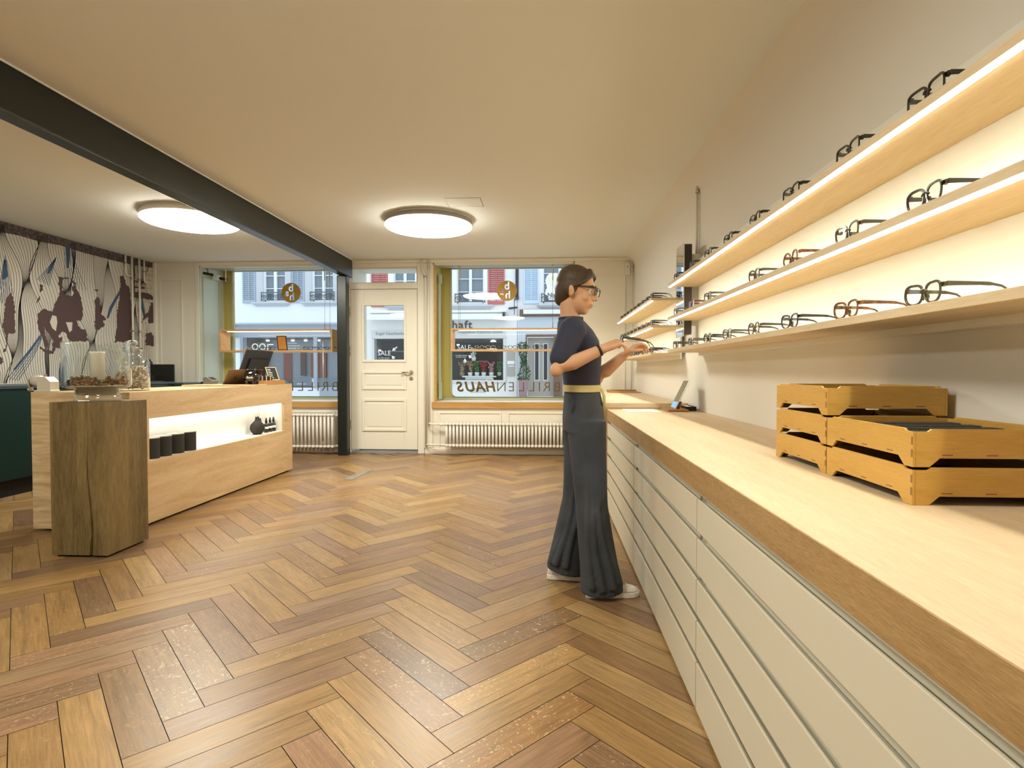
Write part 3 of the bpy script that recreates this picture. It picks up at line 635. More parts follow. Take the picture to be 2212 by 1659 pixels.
# ================================================================== SALES DESK
DX0, DX1, DY0, DY1, DZ = -3.525, -2.82, 3.62, 6.045, .958
def desk():
    t = thing('sales_desk', 'pale oak sales desk with a long lit white niche in its front', 'desk', (-3.17, 4.8, 0))
    zb = .018; ny0, ny1, nz0, nz1 = 3.806, 5.862, .460, .763
    b = MB(); f = lambda u, v, d: (DX1 - d, u, v)
    o = [(DY0+.030,zb),(DY1,zb),(DY1,DZ),(DY0+.030,DZ)]; i = [(ny0,nz0),(ny1,nz0),(ny1,nz1),(ny0,nz1)]
    b.ring(o, i, f, 0, .03); b.build('front_panel', M['oak'], t, bevel=.001)
    b = MB(); b.box(DX0, DX1-.0005, DY0, DY0+.029, zb, DZ); e = b.build('end_panel', M['endgrain'], t, bevel=.001)
    b = MB(); b.box(DX0+.05, DX1-.031, DY0+.030, DY1-.001, DZ-.04, DZ-.001); b.build('desk_top', M['oak'], t)
    b = MB(); b.box(DX0, DX0+.03, DY0+.030, DY1, .45, DZ); b.box(DX0, DX1-.031, DY1-.03, DY1, zb, DZ-.041); b.box(DX0+.06, DX1-.26, DY0+.06, DY1-.06, .02, DZ-.041); b.build('carcass', M['oakx'], t)
    b = MB(); th = .004
    b.box(DX1-.215, DX1-.21, ny0-.02, ny1+.02, nz0-.02, nz1+.02); b.box(DX1-.21, DX1-.0302, ny0-.02, ny1+.02, nz0-.012, nz0); b.box(DX1-.21, DX1-.0302, ny0-.02, ny1+.02, nz1+.006, nz1+.012)
    b.box(DX1-.21, DX1-.0302, ny0-.012, ny0, nz0, nz1+.006); b.box(DX1-.21, DX1-.0302, ny1, ny1+.012, nz0, nz1+.006); b.build('niche_lining', M['white'], t)
    b = MB(); b.box(DX1-.20, DX1-.05, ny0+.01, ny1-.01, nz1+.0015, nz1+.0055); b.build('niche_light', M['nled'], t)
    b = MB(); b.box(DX0+.05, DX1-.03, DY0+.05, DY1-.05, 0, .0175); b.build('plinth', M['plinth'], t)
desk()

# ================================================================== OAK BEAM PEDESTAL
def pedestal():
    x0, x1, y0, y1, z0, z1 = -2.924, -2.580, 3.120, 3.462, .014, .917
    t = thing('pedestal', 'dark smoked oak beam pedestal with a long crack, standing before the desk', 'pedestal', ((x0+x1)/2, (y0+y1)/2, 0))
    # block with a real drying crack: an open wedge cut into the front
    zs = [z0 + (z1-z0)*k/24 for k in range(25)]; rng = random.Random(3); b = MB(); rings = []
    for z in zs:
        k = (z-z0)/(z1-z0); cxk = x0 + .243 + .010*math.sin(k*9) - .022*max(0, k-.45)*2; w = max(.0006, .0085*(1-k*1.18)) * (1 + .25*math.sin(k*37)); dp = max(.004, .07*(1-k*1.15))
        if k > .86: w = .0006; dp = .002
        rings.append([(x0,y0,z),(cxk-w,y0,z),(cxk-w*.2,y0+dp,z),(cxk+w,y0,z),(x1,y0,z),(x1,y1,z),(x0,y1,z)])
    n = 7; v = [p for r_ in rings for p in r_]; f = []
    for k in range(len(rings)-1):
        for i in range(n): j = (i+1) % n; f.append((k*n+i, k*n+j, (k+1)*n+j, (k+1)*n+i))
    f += [tuple(range(n-1,-1,-1)), tuple((len(rings)-1)*n+i for i in range(n))]
    b.add(v, f); b.build('block', M['beamwood'], t)
    b = MB()
    for cx, cy in ((x0+.06,y0+.05),(x1-.06,y0+.05),(x0+.06,y1-.05),(x1-.06,y1-.05)): b.box(cx-.035, cx+.035, cy-.035, cy+.035, 0, z0)
    b.build('glides', M['plinth'], t)
pedestal()

# ================================================================== GREEN CABINET AND MURAL
t = thing('green_cabinet', 'low dark green cabinet along the mural wall, black plinth', 'cabinet', (-5.0, 4.6, 0))
b = MB(); b.box(XL+.002, -4.66, 2.2, 6.70, .152, .945); b.build('body', M['green'], t, bevel=.003)
b = MB(); b.box(XL+.002, -4.645, 2.2, 6.72, .9455, .972); b.build('countertop', M['greentop'], t, bevel=.002)
b = MB(); b.box(XL+.002, -4.72, 2.2, 6.68, 0, .1515); b.build('plinth', M['plinth'], t)
t = thing('green_sideboard', 'short dark green cabinet against the street wall in the left corner', 'cabinet', (-4.9, 7.05, 0))
b = MB(); b.box(-5.30, -4.56, 6.78, YF-.035, .08, .925); b.build('body', M['green'], t, bevel=.003); b = MB(); b.box(-5.31, -4.55, 6.76, YF-.034, .9255, .952); b.build('countertop', M['greentop'], t); b = MB(); b.box(-5.28, -4.6, 6.82, YF-.05, 0, .0795); b.build('plinth', M['plinth'], t)

def mural():
    cream = mat('mural_cream', (.58,.54,.47), .8); ink = mat('mural_dark_ink', (.045,.036,.036), .8); br = mat('mural_brown_figures', (.085,.050,.048), .8); blue = mat('mural_blue_wash', (.10,.20,.33), .8); band = mat('mural_sketched_band', (.11,.085,.078), .85, var=.6, vscale=30)
    lb = mat('mural_deep_blue', (.045,.095,.17), .8)
    t = thing('wall_mural', 'wide wall mural of dark figures among flowing lines, behind the green cabinet', 'mural', (XL, 5.2, .97))
    x = XL + .003
    def P(u, v):
        p = at(u*480/2212, 440 + v*480/2212, 0, x); return p
    b = MB(); b.box(XL+.0005, XL+.003, 2.2, YF-.035, .9725, CEIL-.001); b.build('backing', cream, t)
    b = MB(); L_ = MB(); Bl = MB(); Fg = MB(); Bd = MB(); G = MB()
    def ribbon(mb, pts, w0, w1=None, h=.0006):
        w1 = w0 if w1 is None else w1; n = len(pts); vs = []; fs = []
        for k, p in enumerate(pts):
            q = (pts[min(k+1, n-1)] - pts[max(k-1, 0)]).normalized(); nrm = Vector((0, -q.z, q.y)); w = w0 + (w1-w0)*k/max(1, n-1)
            vs += [p + nrm*w + Vector((h,0,0)), p - nrm*w + Vector((h,0,0))]
        for k in range(n-1): fs.append((2*k, 2*k+1, 2*k+3, 2*k+2))
        mb.add(vs, fs)
    def bez(p, n=14):
        out = []
        m_ = len(p) - 1
        for i in range(n+1):
            q = [Vector(a) for a in p]; tt = i/n
            while len(q) > 1: q = [q[j].lerp(q[j+1], tt) for j in range(len(q)-1)]
            out.append(q[0])
        return out
    def fan(A, B_, n, w=.0027, mb=None, h=.0006):
        a, c = bez([(*p, 0) for p in A]), bez([(*p, 0) for p in B_])
        for i in range(n):
            k = i/(n-1) if n > 1 else 0
            ribbon(mb or L_, [P(*(a[j].lerp(c[j], k)).xy) for j in range(len(a))], w, h=h)
    # bundles of flowing lines: (left guide, right guide, number of lines)
    def B(k, v): return -110 + k*128 + 78*math.sin(v/265 + k*2.1) + 34*math.sin(v/128 + k*1.37)
    def top_v(u): return 168 + .272*u
    for k in range(-9, 13):
        for i in range(9):
            pts = []
            for j in range(46):
                v = 170 + j*36; a, c = B(k, v), B(k+1, v)
                if c < a: a, c = (a+c)/2 - 1, (a+c)/2 + 1
                u = a + (c-a)*i/9
                if v > top_v(u) + 6 and u < 1500: pts.append(P(u, v))
            if len(pts) > 2: ribbon(L_, pts, .0036 if i == 0 else .0022)
    # pale blue washes, pointed like flames
    rj = random.Random(21)
    def rough(pts, amp):
        out = []
        for i, p in enumerate(pts):
            q = pts[(i+1) % len(pts)]; n = max(2, int(math.hypot(q[0]-p[0], q[1]-p[1])/14))
            for k in range(n): out.append((p[0]+(q[0]-p[0])*k/n + rj.uniform(-amp, amp), p[1]+(q[1]-p[1])*k/n + rj.uniform(-amp, amp)))
        return out
    def poly(mb, pts, h, amp=0):
        if amp: pts = rough(pts, amp)
        mb.add([P(*p) + Vector((h,0,0)) for p in pts], [tuple(range(len(pts)))])
    poly(Bl, [(50,490),(64,640),(80,720),(40,760),(20,740),(40,620)], .0003)
    poly(Bl, [(560,525),(520,640),(490,700),(470,690),(500,620),(535,580)], .0003)
    poly(Bl, [(655,380),(690,380),(700,500),(684,640),(668,640),(660,500)], .0003)
    poly(Bl, [(400,1300),(405,1330),(280,1500),(150,1660),(130,1650),(300,1440)], .0003)
    poly(Bl, [(605,1540),(632,1660),(640,1800),(585,1800),(585,1660)], .0003)
    poly(Bl, [(1190,860),(1195,900),(1120,1040),(1080,1140),(1060,1140),(1090,1030)], .0003)
    poly(Bl, [(1410,900),(1440,1050),(1450,1140),(1430,1140),(1405,1040)], .0003)
    Lk, L_ = L_, Bl
    fan([(40,560),(10,760),(-40,940),(-60,1060)], [(60,560),(100,760),(120,860),(130,900)], 8, .0030)
    fan([(540,560),(470,650),(400,720),(370,760)], [(560,530),(520,660),(500,760),(490,820)], 7, .0030)
    fan([(645,420),(640,560),(650,700),(650,860)], [(705,420),(730,560),(800,720),(860,860)], 7, .0030)
    fan([(400,1310),(280,1490),(150,1640),(60,1760)], [(415,1340),(330,1560),(260,1640),(180,1760)], 5, .0036)
    L_ = Lk
    # dark standing and walking shapes
    figs = [
        [(108,880),(130,930),(150,1080),(145,1180),(150,1290),(110,1300),(80,1290),(75,1420),(60,1440),(50,1300),(20,1225),(40,1100),(55,960)],
        [(30,1455),(65,1430),(60,1475),(25,1480)], [(-10,1510),(30,1540),(20,1600),(-10,1590)],
        [(400,800),(430,810),(420,870),(390,880)], [(385,920),(405,915),(395,960),(360,990)],
        [(585,720),(625,735),(620,850),(650,900),(720,925),(730,880),(715,830),(740,815),(710,780),(725,765),(760,800),(755,845),(790,890),(810,960),(825,1100),(800,1170),(760,1160),(800,1250),(850,1250),(880,1370),(690,1370),(650,1290),(620,1270),(580,1330),(620,1330),(600,1440),(560,1430),(530,1500),(480,1500),(395,1440),(400,1415),(470,1465),(520,1460),(530,1360),(440,1230),(450,1320),(480,1400),(450,1440),(400,1290),(370,1180),(375,1090),(440,1050),(500,1070),(520,1080),(540,1000),(580,920),(600,860),(580,790)],
        [(600,735),(700,738),(690,745),(610,748)],
        [(960,920),(990,960),(1000,1090),(1060,1150),(1020,1165),(1050,1210),(1000,1240),(985,1260),(940,1240),(950,1100),(940,960)], [(940,850),(980,855),(970,870),(945,868)],
        [(1190,720),(1235,715),(1245,780),(1285,840),(1300,980),(1320,1130),(1300,1260),(1310,1370),(1140,1380),(1160,1250),(1165,1060),(1190,960),(1190,850),(1200,790)],
        [(1500,980),(1530,990),(1530,1190),(1480,1190),(1470,1120),(1400,1190),(1440,1100),(1480,1080)], [(1450,1300),(1500,1280),(1535,1330),(1535,1420),(1450,1410)],
        [(1330,760),(1470,775),(1470,790),(1330,780)], [(1340,820),(1440,830),(1440,850),(1340,845)], [(1330,880),(1460,890),(1530,930),(1530,960),(1330,930)],
        [(1440,1560),(1500,1540),(1530,1640),(1430,1640)],
    ]
    for i, q in enumerate(figs): poly(Fg, q, .0010 + .00001*i, 7)
    # hole of light between the walking figure's arm and body
    poly(G, [(520,1110),(560,1120),(570,1180),(555,1270),(520,1240),(495,1180)], .0014)
    poly(G, [(655,1180),(720,1180),(715,1260),(690,1280)], .0014)
    # sketched dark band below the ceiling and at the corner
    top = [(-60,165),(1527,585)]
    poly(Bd, [(-1250,-165),(1527,578),(1527,640),(1320,610),(1170,575),(840,490),(600,415),(380,375),(200,320),(0,280),(-60,265),(-1250,-58)], .0004)
    poly(Bd, [(1310,600),(1345,610),(1345,900),(1310,900)], .0004)
    rng = random.Random(5)
    for i in range(26):
        u = 1310 + rng.uniform(0, 215); v0 = rng.uniform(600, 1300); ribbon(L_, [P(u, v0), P(u + rng.uniform(-30,30), v0 + rng.uniform(80,300))], .0012)
    for i in range(16):
        v = rng.uniform(640, 1300); ribbon(L_, [P(1320, v), P(1528, v + rng.uniform(-15, 40))], .0014)
    for i in range(34):
        u = rng.uniform(0, 1300); v = 215 + u*.265; ribbon(L_, [P(u, v), P(u + rng.uniform(30,140), v + rng.uniform(30, 110))], .0010)
    art = MB()
    for k, q in enumerate((Bd, Bl, L_, Fg, G)):
        for f_ in [list(range(len(q.v)))]: pass
        base = len(art.v); art.v += q.v; art.f += [[i_ + base for i_ in f_] for f_ in q.f]; art.m += [k]*len(q.f); art.sm += [False]*len(q.f)
    art.build('artwork', [band, lb, ink, br, cream], t, fixn=False)
mural()
# ================================================================== SPECTACLES
FR = dict(
    black=mat('black_acetate', (.014,.011,.008), .18, spec=.6, coat=.3), olive=mat('dark_olive_acetate', (.050,.040,.022), .2, spec=.6, coat=.3),
    grey=mat('smoke_grey_acetate', (.075,.070,.058), .2, spec=.6, coat=.3), tort=mat('tortoise_acetate', (.13,.05,.014), .2, coat=.3, var=.75, vscale=70),
    blue=mat('dark_blue_acetate', (.02,.035,.075), .2, coat=.3), crystal=mat('clear_grey_acetate', (.42,.38,.32), .15, coat=.3), wine=mat('wine_acetate', (.09,.025,.03), .2, coat=.3))
def lens_outline(shape, n=36):
    p = []
    for i in range(n):
        a = 2*math.pi*i/n; c, s = math.cos(a), math.sin(a)
        if shape == 'round': w, h, e = .0235, .0215, 2.0
        elif shape == 'square': w, h, e = .0265, .0195, 4.2
        elif shape == 'cat': w, h, e = .0265, .0200, 2.7
        else: w, h, e = .0250, .0205, 2.8
        x = w*math.copysign(abs(c)**(2/e), c); z = h*math.copysign(abs(s)**(2/e), s)
        if shape == 'cat': z += .10*max(0, x)*(1 if z > 0 else .25); x *= 1 - .10*(z < 0)*abs(z)/h
        if shape == 'pantos': x *= 1 + .10*z/h
        p.append((x, z))
    return p
TW = .070; LC = .0335
def spec_parts(shape):
    """front, lenses, temples of one frame: width along x, temples towards +y, standing on z = 0"""
    ol = lens_outline(shape); th = .0042; d = .0042; zc = .0265; parts = {}
    b = MB()
    for sg in (1, -1):
        inn = [(sg*(LC + x), zc + z) for x, z in ol]; out = []
        n = len(ol)
        for i in range(n):
            x, z = ol[i]; x0, z0 = ol[i-1]; x1, z1 = ol[(i+1) % n]; nx, nz = (z1-z0), -(x1-x0); l = math.hypot(nx, nz) or 1
            k = th*(1.0 + .35*(z > .012)) ; out.append((sg*(LC + x + nx/l*k), zc + z + nz/l*k))
        b.ring(out, inn, lambda u, v, dd: (u, dd - .35*u*u*3, v), -d/2, d/2, smooth=False)
        # lug that carries the hinge
        b.prism([(sg*.0600, .034), (sg*.0690, .036), (sg*.0705, .0445), (sg*.0585, .0455)][::sg], lambda u, v, dd: (u, dd + .001, v), -.002, .006)
    zb = .0335 if shape != 'round' else .030
    b.tube([(-.0115, -.0005, zb-.003), (-.006, -.0015, zb+.0015), (0, -.002, zb+.003), (.006, -.0015, zb+.0015), (.0115, -.0005, zb-.003)], .0033, 8, flat=(1, 1))
    for sg in (1, -1): b.prism([(sg*.0095, .026), (sg*.0065, .014), (sg*.0085, .012), (sg*.0125, .018)][::sg], lambda u, v, dd: (u, dd, v), 0, .006)
    parts['front'] = b
    b = []
    for sg in (1, -1):
        q = MB(); q.prism([(sg*(LC + x), zc + z) for x, z in ol], lambda u, v, dd: (u, dd - .35*u*u*3, v), -.0006, .0006); b.append(q)
    parts['lens'] = b
    b = []
    for sg in (1, -1):
        q = MB(); X = sg*.0695; zt = .0405
        pr = [(.004, .0055, 0), (.03, .0048, 0), (.075, .0040, -.0010), (.092, .0042, -.002), (.100, .0030, -.003), (.118, .0026, -.0070), (.132, .0025, -.0165), (.142, .0028, -.0300), (.145, .0026, -.0375)]
        rings = []
        for y, h, dz in pr:
            rings.append([(X-.0014, y, zt+dz-h), (X+.0014, y, zt+dz-h), (X+.0014, y, zt+dz+h), (X-.0014, y, zt+dz+h)])
        q.loft(rings, smooth=False); q.box(X-sg*.0014, X-sg*.0030, .004, .012, zt-.003, zt+.003); b.append(q)
    parts['temple'] = b
    return parts
_proto = {}
def spectacles(shape, colour, loc, rz, label, group, sc=1.0):
    key = (shape, colour)
    if key not in _proto:
        t = local(thing('eyeglasses', label, 'eyeglasses', loc, group)); P = spec_parts(shape)
        P['front'].build('front', FR[colour], t, bevel=.0007)
        for q in P['lens']: q.build('lens', M['lens'], t)
        for q in P['temple']: q.build('temple', FR[colour], t, bevel=.0005)
        _proto[key] = t
    else:
        t = copy_tree(_proto[key]); t['label'] = label; t['group'] = group
    t.location = loc; t.rotation_euler = (0, 0, rz); t.scale = (sc, sc, sc); return t
CN = dict(black='black', olive='dark olive', grey='smoke grey', tort='brown tortoise', blue='dark blue', crystal='pale grey', wine='dark wine')
SN = dict(round='round', square='square', cat='upswept', pantos='softly rounded')
ORD = ['nearest', 'second', 'third', 'fourth', 'fifth', 'sixth', 'seventh', 'eighth', 'ninth', 'tenth', 'eleventh', 'twelfth']
def place(o): return ('nearest' if o == 0 else ORD[o] + ' from the near end')
YS = [1.443, 1.797, 2.198, 2.570, 2.939, 3.292, 3.660, 4.083]
STY = dict(top=[('square','black'),('square','olive'),('square','black'),('pantos','black'),('pantos','black'),('pantos','grey'),('round','grey'),('round','blue')],
           middle=[('pantos','black'),('pantos','olive'),('round','tort'),('pantos','olive'),None,('square','grey'),('square','wine'),('pantos','grey')],
           bottom=[('cat','olive'),('cat','tort'),('cat','black'),('round','olive'),('pantos','grey'),('round','black'),('square','grey'),('square','black')])
for nm, z, led in NEAR:
    k = 0
    for y, st in zip(YS, STY[nm]):
        if st is None: continue
        spectacles(st[0], st[1], (.926, y, z+.0242), -R(90) + random.uniform(-.03,.03), f'{CN[st[1]]} {SN[st[0]]} eyeglasses on the {nm} near shelf, {place(k)}', f'eyeglasses on the {nm} near shelf', 1.06); k += 1
FS = ['blue','black','olive','black','tort','grey','black','wine','olive','black','grey']
for si, (nm, z, led) in enumerate(FARZ):
    for k in range(9):
        y = 4.86 + .245*k; c = FS[(k + si*3) % len(FS)]; s_ = ['pantos','round','square','pantos','cat'][(k + si) % 5]
        spectacles(s_, c, (.899, y, z+.0217), -R(90), f'{CN[c]} {SN[s_]} eyeglasses on the {nm} far shelf, {place(k)}', f'eyeglasses on the {nm} far shelf', 1.05)

# ================================================================== BAMBOO TRAYS ON THE WORKTOP
TH = .085
def tray_meshes(L, W):
    """stacking tray with feet: L along y, W along x, standing on z = 0, near corner at (0, 0)"""
    t_ = .006
    def side(n):
        cut = .032; tz = .013
        return [(0, 0), (.030, 0), (.052, .020), (n-.052, .020), (n-.030, 0), (n, 0), (n, TH-.006), (n-.026, TH-.006), (n-.034, TH+.0), (.034, TH+.0), (.026, TH-.006), (0, TH-.006)]
    a = MB(); a.prism(side(L), lambda u, v, d: (d, u, v), 0, t_)
    bq = MB(); bq.prism(side(L), lambda u, v, d: (W-d, u, v), 0, t_)
    c = MB(); c.prism(side(W-2*t_-.001), lambda u, v, d: (t_+.0005+u, d, v), 0, t_)
    d_ = MB(); d_.prism(side(W-2*t_-.001), lambda u, v, d: (t_+.0005+u, L-d, v), 0, t_)
    e = MB(); e.box(t_+.0002, W-t_-.0002, t_+.0002, L-t_-.0002, .024, .030)
    for z in (.022, .050): a.box(-.0006, .0002, .0003, .0062, z, z+.018, 1)
    for k in range(3):
        u = L*(.22 + .28*k); a.box(-.0005, .0002, u-.012, u+.012, .0255, .0285, 1)
        u = W*(.22 + .28*k); c.box(u-.012, u+.012, -.0005, .0002, .0255, .0285, 1)
    return a, bq, c, d_, e
jointm = mat('scorched_bamboo_joint', (.30,.16,.05), .6)
floorm = mat('dark_tray_floor', (.035,.024,.014), .8)
def tray(loc, L, W, label):
    t = local(thing('bamboo_tray', label, 'tray', loc, 'stacked bamboo trays on the worktop'))
    a, b2, c, d_, e = tray_meshes(L, W)
    a.build('long_side', [M['bamboo'], jointm], t, bevel=.0008); b2.build('long_side', M['bamboo'], t, bevel=.0008); c.build('short_side', [M['bamboox'], jointm], t, bevel=.0008); d_.build('short_side', M['bamboox'], t, bevel=.0008)
    e.build('tray_floor', floorm, t)
    return t
zt = ZT + .0003
def stack(loc, L, W, labels):
    first = None
    for k, lb in enumerate(labels):
        if first is None: o = first = tray((loc[0], loc[1], zt), L, W, lb)
        else: o = copy_tree(first); o['label'] = lb
        o.location = (loc[0], loc[1], zt + k*(TH+.0006))
stack((.816, 1.300, 0), .383, .338, ['bottom bamboo tray of the nearer stack of two', 'upper bamboo tray of the nearer stack, holding dark foam'])
stack((.816, 1.688, 0), .356, .338, ['bottom bamboo tray of the taller rear stack', 'middle bamboo tray of the taller rear stack', 'top bamboo tray of the taller rear stack of three'])
b = MB(); x0, x1, y0, y1 = .824, 1.146, 1.308, 1.675; z0 = zt + TH + .0006 + .0305
b.box(x0, x1, y0, y1, z0, z0+.020)
for k in range(5): b.box(x0+.002, x1-.002, y0+.014+k*.074, y0+.052+k*.074, z0+.0195, z0+.040)
tag(b.build('foam_insert', M['foam'], bevel=.003), 'ridged dark grey foam insert lying in the open bamboo tray', 'foam insert')

# ================================================================== THINGS ON THE DRAWER COUNTER
t = thing('tablet_stand', 'slanted tablet computer on a small oak stand on the worktop', 'tablet', (.95, 4.27, ZT))
b = MB(); base = [at(1428.5,880,2,ZT), at(1447,890,2,ZT), at(1484,889,2,ZT)]
bx0, bx1, by0, by1 = .895, 1.045, 4.19, 4.44
b.box(bx0, bx1, by0, by1, ZT+.0003, ZT+.018); b.build('stand_base', M['redwood'], t, bevel=.003)
b = MB(); u = Vector((.105, 0, .215)).normalized(); n_ = Vector((-u.z, 0, u.x)); c = Vector((.955, 4.31, ZT+.017)) + u*.118
b.obox(c, (0,1,0), u, n_, .082, .118, .0035); b.build('tablet_case', M['chrome'], t, bevel=.002)
b = MB(); b.obox(c + n_*.0038, (0,1,0), u, n_, .078, .112, .0004); b.build('tablet_screen', M['screen'], t)
b = MB(); b.obox(c + n_*.0046 - u*.085, (0,1,0), u, n_, .074, .024, .0003); b.build('lit_screen_area', emitter('pale_blue_screen', (.45,.72,1.0), .9), t)
b = MB(); b.obox((1.0, 4.31, ZT+.045), (0,1,0), (.3,0,1), (1,0,-.3), .05, .028, .004); b.build('support', M['redwood'], t)
t = thing('black_box', 'flat open black box beside the tablet stand', 'box', (1.1, 4.37, ZT))
b = MB(); x0, x1, y0, y1 = 1.056, 1.128, 4.30, 4.60; b.box(x0, x1, y0, y1, ZT+.0003, ZT+.004); b.ring([(x0,y0),(x1,y0),(x1,y1),(x0,y1)], [(x0+.006,y0+.006),(x1-.006,y0+.006),(x1-.006,y1-.006),(x0+.006,y1-.006)], lambda u, v, d: (u, v, d), ZT+.004, ZT+.032); b.build('box_body', M['black'], t)
b = MB(); b.box(x0+.012, x1-.02, y0+.05, y1-.08, ZT+.0045, ZT+.030); b.build('white_insert', M['paper'], t)
b = MB(); b.box(.592, .838, 4.13, 4.45, ZT+.0003, ZT+.0035); o = b.build('paper_card', M['paper']); tag(o, 'large white card lying at the far end of the worktop', 'card')
t = thing('wooden_tray', 'flat reddish wooden tray at the back of the far oak sideboard', 'tray', (.95, 6.9, .847))
b = MB(); b.box(.74, 1.10, 6.60, 6.98, .8473, .856); b.build('tray_board', M['redwood'], t); b = MB(); b.box(.74, 1.10, 6.97, 6.985, .8561, .874); b.box(.74, .75, 6.60, 6.97, .8561, .870); b.build('tray_rim', M['redwood'], t)

# ================================================================== THINGS IN THE DESK NICHE
nz = .460 + .0004
for k, y in enumerate((3.935, 4.067, 4.215, 4.365)):
    t = thing('canister', ['matte black canister cut off by the pedestal, nearest in the desk niche', 'second matte black canister in the desk niche', 'third matte black canister in the desk niche', 'matte black canister farthest right in the row of four'][k], 'canister', (-2.915, y, nz), 'black canisters in the desk niche')
    b = MB(); b.lathe([(.0001, nz), (.066, nz), (.066, nz+.147), (.0001, nz+.147)], (-2.915, y, 0), 36, smooth=False); b.build('body', M['canister'], t, bevel=.0015)
    b = MB(); b.lathe([(.0001, nz+.1472), (.0672, nz+.1472), (.0672, nz+.153), (.0001, nz+.153)], (-2.915, y, 0), 36, smooth=False); b.build('lid', M['lid'], t)
t = thing('reed_diffuser', 'round black reed diffuser vase with pale sticks in the desk niche', 'diffuser', (-2.93, 5.50, nz))
c = (-2.93, 5.50, nz); b = MB(); b.lathe([(.0001,0),(.036,0),(.060,.028),(.072,.062),(.064,.098),(.040,.125),(.022,.142),(.019,.168),(.0195,.178),(.014,.178),(.013,.15),(.0001,.14)], c, 40); b.build('vase', M['canister'], t)
for k, (dx, dy) in enumerate(((-.035,-.02),(-.012,.02),(.012,.0),(.028,.03))):
    b = MB(); b.tube([(c[0]+dx*.15, c[1]+dy*.15, nz+.13), (c[0]+dx, c[1]+dy, nz+.285)], .0016, 6); b.build('reed', mat('reed_%d' % k, (.36,.33,.26), .8), t)
blabels = ['small black spray bottle half hidden by the reed diffuser', 'small black spray bottle right beside the reed diffuser', 'small black spray bottle, middle of the three clear of the vase', 'small black spray bottle at the far right of the desk niche']
first = None
for k, (x, y) in enumerate(((-2.985,5.665),(-2.925,5.672),(-2.925,5.752),(-2.925,5.826))):
    if first is None:
        t = local(thing('spray_bottle', blabels[0], 'bottle', (x, y, nz), 'black spray bottles in the desk niche')); first = t
        b = MB(); b.lathe([(.0001,0),(.023,0),(.024,.003),(.024,.082),(.019,.092),(.011,.096),(.011,.104),(.0001,.104)], (0,0,0), 24); b.build('bottle_body', M['blackg'], t)
        b = MB(); b.lathe([(.0244,.038),(.0246,.038),(.0246,.062),(.0244,.062)], (0,0,0), 24, closed=True); b.build('paper_band', M['paper'], t)
        b = MB(); b.lathe([(.0001,.104),(.0125,.104),(.0125,.126),(.008,.130),(.008,.15),(.0001,.151)], (0,0,0), 18); b.build('spray_cap', M['black'], t)
    else: t = copy_tree(first); t['label'] = blabels[k]
    t.location = (x, y, nz)

# ================================================================== ON THE PEDESTAL AND THE DESK
def glass_vessel(mb, outer, wall, c, n=48):
    """closed glass wall: outer profile from the foot to the rim, then back down inside"""
    mb.lathe(outer + [(max(r - wall, .0002), z) for r, z in outer[::-1] if z > outer[0][1] + wall*1.6 or r < wall], c, n); return mb
HX, HY, HZ = -2.765, 3.29, .9173
t = thing('glass_hurricane', 'wide footed clear glass hurricane vase standing on the dark pedestal', 'vase', (HX, HY, HZ))
b = MB(); b.lathe([(.0002,0),(.118,0),(.121,.006),(.119,.030),(.115,.034),(.116,.075),(.150,.080),(.170,.086),(.177,.100),(.178,.352),(.1785,.356),(.174,.356),(.1735,.352),(.1725,.104),(.166,.091),(.148,.0865),(.110,.081),(.110,.040),(.104,.036),(.0002,.034)], (HX,HY,HZ), 64); b.build('vessel', M['vessel'], t)
b = MB(); b.lathe([(.0002,.0372),(.1085,.0405),(.1085,.0815),(.147,.0875),(.160,.092),(.150,.0955),(.08,.094),(.0002,.095)], (HX,HY,HZ), 40); o = b.build('sand_filling', M['sand']); tag(o, 'pale sand filling the foot of the glass hurricane', 'sand', kind='stuff')
t = thing('candle', 'ivory pillar candle inside the glass hurricane', 'candle', (HX, HY, HZ+.0956))
b = MB(); b.lathe([(.0002,.0956),(.0385,.0956),(.0385,.292),(.041,.296),(.040,.303),(.034,.300),(.028,.290),(.0002,.287)], (HX,HY,HZ), 32); b.build('wax_pillar', M['wax'], t); b = MB(); b.tube([(HX,HY,HZ+.286),(HX+.001,HY,HZ+.300)], .0013, 6); b.build('wick', M['black'], t)
rng = random.Random(4); b = MB(); bc = [mat('dried_seed_brown', (.20,.10,.035), .8), mat('dried_seed_dark', (.095,.045,.018), .8), mat('dried_seed_tan', (.33,.19,.075), .8)]
for i in range(210):
    a = rng.uniform(0, 6.283); rr = math.sqrt(rng.uniform(.10, 1))*.158; z = .100 + rng.uniform(0, .030) + .016*(rng.random() < .25)
    b.ball((HX+rr*math.cos(a), HY+rr*math.sin(a), HZ+z), rng.uniform(.006,.0105), 7, rng.randrange(3), (1,1,rng.uniform(.6,1)))
    if i % 3 == 0: b.lathe([(.002,0),(.009,.006),(.011,.012)], (HX+rr*math.cos(a), HY+rr*math.sin(a), HZ+z), 5, rng.randrange(3), smooth=False)
tag(b.build('potpourri', bc), 'brown dried seed heads around the candle in the hurricane', 'potpourri', kind='stuff')
JX, JY = -3.10, 4.02
t = thing('glass_jar', 'big lidded glass jar on the desk corner, filled with shells', 'jar', (JX, JY, DZ))
jp = [(.0002,.0),(.104,.0),(.110,.006),(.110,.205),(.100,.232),(.070,.252),(.062,.262),(.062,.295),(.072,.302),(.072,.308),(.058,.308),(.057,.262),(.066,.247),(.095,.228),(.105,.203),(.105,.010),(.0002,.006)]
b = MB(); b.lathe(jp, (JX,JY,DZ+.0003), 56); b.build('jar_body', M['vessel'], t)
